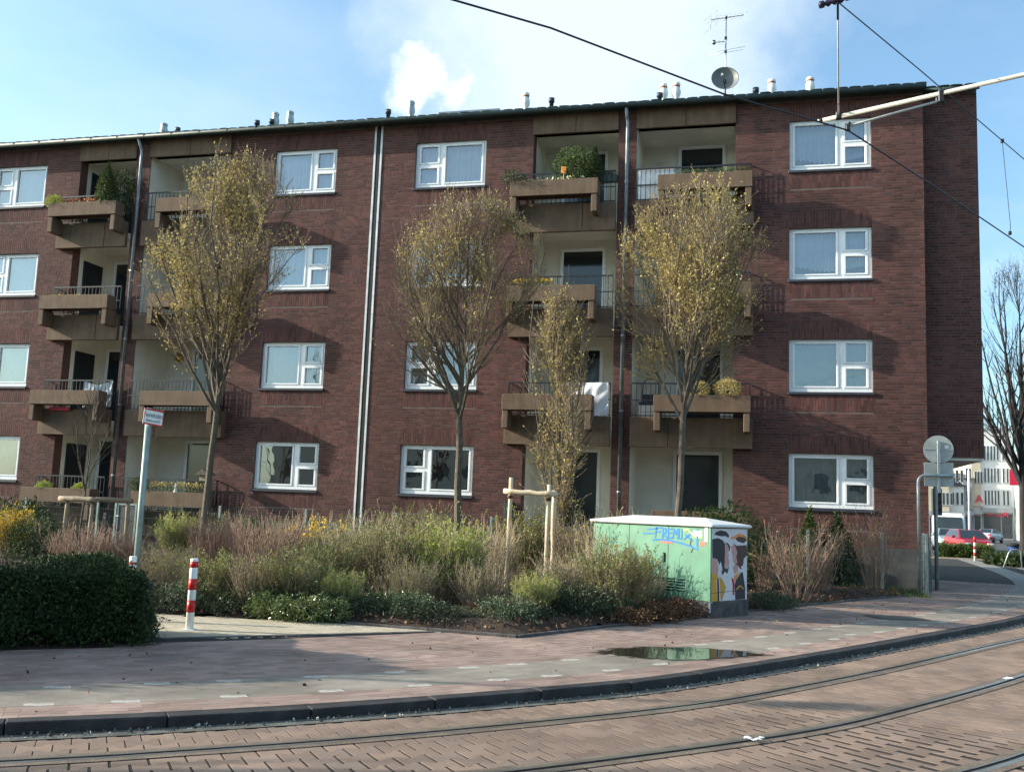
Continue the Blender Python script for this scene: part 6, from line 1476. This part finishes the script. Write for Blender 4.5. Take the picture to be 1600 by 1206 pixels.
def cols(p0, *px): return [(p-p0)*(Yf+CD)/CF/.98 for p in px]
hD = house('white_house', fx(1534), fx(1584), Yf, fz(1560, 672), 14, M_houseW, 3, 'white four-storey block with narrow windows at the end of the street', 3.9, colsw=cols(1534, 1540, 1544.2, 1548.4, 1552.5, 1556.6, 1563.6, 1568.6), ww=.2, wh=1.85, first=3.85)
hC = house('tan_house', fx(1519), fx(1533.7), Yf-.3, fz(1527, 716), 14, M_houseT, 2, 'narrow tan house with a red pharmacy letter on its front', 3.6, colsw=cols(1519, 1524, 1528, 1532), ww=.2, first=6.6)
hB = house('grey_house', fx(1505), fx(1518.7), Yf-.6, fz(1512, 748), 12, M_houseG, 2, 'grey narrow house with a bay window left of the tan house', 3.4, roofh=1., colsw=cols(1505, 1510, 1514), ww=.25, first=4.0)
hA = house('gabled_house', fx(1480), fx(1504.5), Yf-1.2, fz(1490, 760), 12, M_houseW, 2, 'white house with shop front and pitched roof nearest the brick corner', 3.2, roofh=1.5, colsw=cols(1480, 1486, 1492, 1498), ww=.3, first=3.7)
hZ = house('pale_house', fx(1446), fx(1479.6), Yf-2, fz(1470, 752), 12, M_houseT, 2, 'pale house partly behind the brick corner', 3.2, roofh=1.4, colsw=cols(1446, 1462, 1467, 1472, 1477), ww=.3, first=3.6)
hE = house('modern_house', fx(1586), fx(1640), Yf-14, fz(1590, 700, Yf-14), 14, M_houseG, 3, 'grey building at the right edge behind the dark tree', 3.6, colsw=[1.5, 4, 6.5, 9, 11.5], first=4.2)
def letters(txt, size, px, py, y, mt, label, cat='sign', board=None):
    p = W(px, py, y); e = tag(empty('shop_sign', (p[0], y, p[2])), label, cat)
    if board: MB().bbox(-board[0]/2, board[0]/2, .02, .12, -board[1]/2, board[1]/2, .02).build('board', board[2], e)
    t_ = link('lettering', text_mesh(txt, size, mt, .02), e); t_.rotation_euler = (pi/2, 0, 0); return e
letters('A', 1.5, 1530, 780, Yf-.45, M_signred, 'big red pharmacy letter A on the tan house')
letters('APOTHEKE', .28, 1529, 791, Yf-.45, M_houseG, 'grey pharmacy lettering below the red letter on the tan house')
letters('A', 1.1, 1571, 804, Yf-.9, M_signred, 'red pharmacy letter on the canopy of the white house', board=None)
letters('APOTHEKE', .42, 1553, 805, Yf-.9, M_signred, 'small red lettering on the canopy of the white house')
letters('R', 1.5, 1594, 746, Yf-14.3, M_whp, 'red sign board with a white letter above the right edge of the street', board=(2.3, 1.85, M_signred))
# traffic light, lamp column, round blue sign, bin, bicycle stand
p = G(1463, 873, .05); tl_ = tag(empty('traffic_light', (p[0], p[1], .05)), 'dark traffic light on a thin pole at the brick corner', 'traffic light'); zt = W(1463, 765, p[1])[2]
MB().tube([(0, 0, 0), (0, 0, zt-.05)], .034, 8).build('pole', M_wire, tl_); MB().bbox(-.16, .28, -.12, .12, zt-1.25, zt, .03).build('signal_head', M_wire, tl_)
for z in (.2, .55, .9): MB().lathe([(.09, 0), (.1, .05), (.07, .05)], 10, 0, Matrix.Translation((.06, -.12, zt-z-.05)) @ Matrix.Rotation(pi/2, 4, 'X')).build('lens', M_tyre, tl_)
p = G(1516, 862, .0); lc = tag(empty('lamp_column', (p[0], p[1], 0)), 'pale grey lamp column behind the red car', 'street lamp'); zt = W(1516, 735, p[1])[2]
MB().tube([(0, 0, 0), (0, 0, 2.6)], .10, 10).build('lower_column', M_houseG, lc); MB().tube([(0, 0, 2.601), (0, 0, zt)], .075, 10).build('upper_column', M_houseW, lc)
p = G(1567, 840, 0); bs = tag(empty('round_sign', (p[0], p[1], 0)), 'round blue traffic sign on a pole before the shop fronts', 'street sign'); zt = W(1567, 811, p[1])[2]
MB().tube([(0, 0, 0), (0, 0, zt)], .07, 8).build('pole', M_whp, bs); MB().lathe([(.62, -.03), (.62, .03)], 20, 0, Matrix.Translation((0, -.12, zt)) @ Matrix.Rotation(pi/2, 4, 'X')).build('disc', M_binblue, bs)
p = G(1585, 884, .05); bn = tag(empty('litter_bin', (p[0], p[1], .05)), 'dark blue litter bin beside the dark tree trunk', 'bin'); MB().lathe([(.22, 0), (.26, .8), (.26, .82)], 14).build('bin_body', M_binblue, bn); MB().lathe([(.30, .82), (.30, .9), (.1, .96)], 14).build('bin_lid', M_tyre, bn)
p = G(1567, 889, .05); q_ = W(1585, 858, p[1]); hpz = q_[2]-.05; hw_ = q_[0]-p[0]
bk = tag(empty('bicycle_stand', (p[0], p[1], .05)), 'grey bent tube bicycle stand at the right edge', 'bicycle stand'); MB().tube([(0, 0, 0), (hw_*.5, 0, hpz*.8), (hw_*.75, 0, hpz*.98), (hw_*1.2, 0, hpz), (hw_*1.5, 0, hpz*.9), (hw_*1.6, 0, 0)], .025, 8).build('tube', M_galv, bk)
p = G(1581, 852, 0); 
# ---- building across the road: it shows only as a reflection in the window panes
ob = tag(empty('opposite_building', (-46, -62, 0)), 'pale rendered building across the road mirrored in the lower windows', 'building')
MB().box(0, 70, -12, 0, 0, 9.5).build('wall', M_houseT, ob); m_ = MB(); m_.add([(-.5, .5, 9.5), (70.5, .5, 9.5), (70.5, -12.5, 9.5), (-.5, -12.5, 9.5), (-.5, -6, 13), (70.5, -6, 13)], [(0, 1, 5, 4), (2, 3, 4, 5), (0, 4, 3), (1, 2, 5), (3, 2, 1, 0)]); m_.build('roof', M_slate, ob)
wm = MB().box(-.6, .6, .0, .06, 0, 1.5).mesh('window', M_winfar)
for i in range(22):
    for r in range(3): link('window', wm, ob, (2+3.05*i, .001, 1.2+2.9*r))
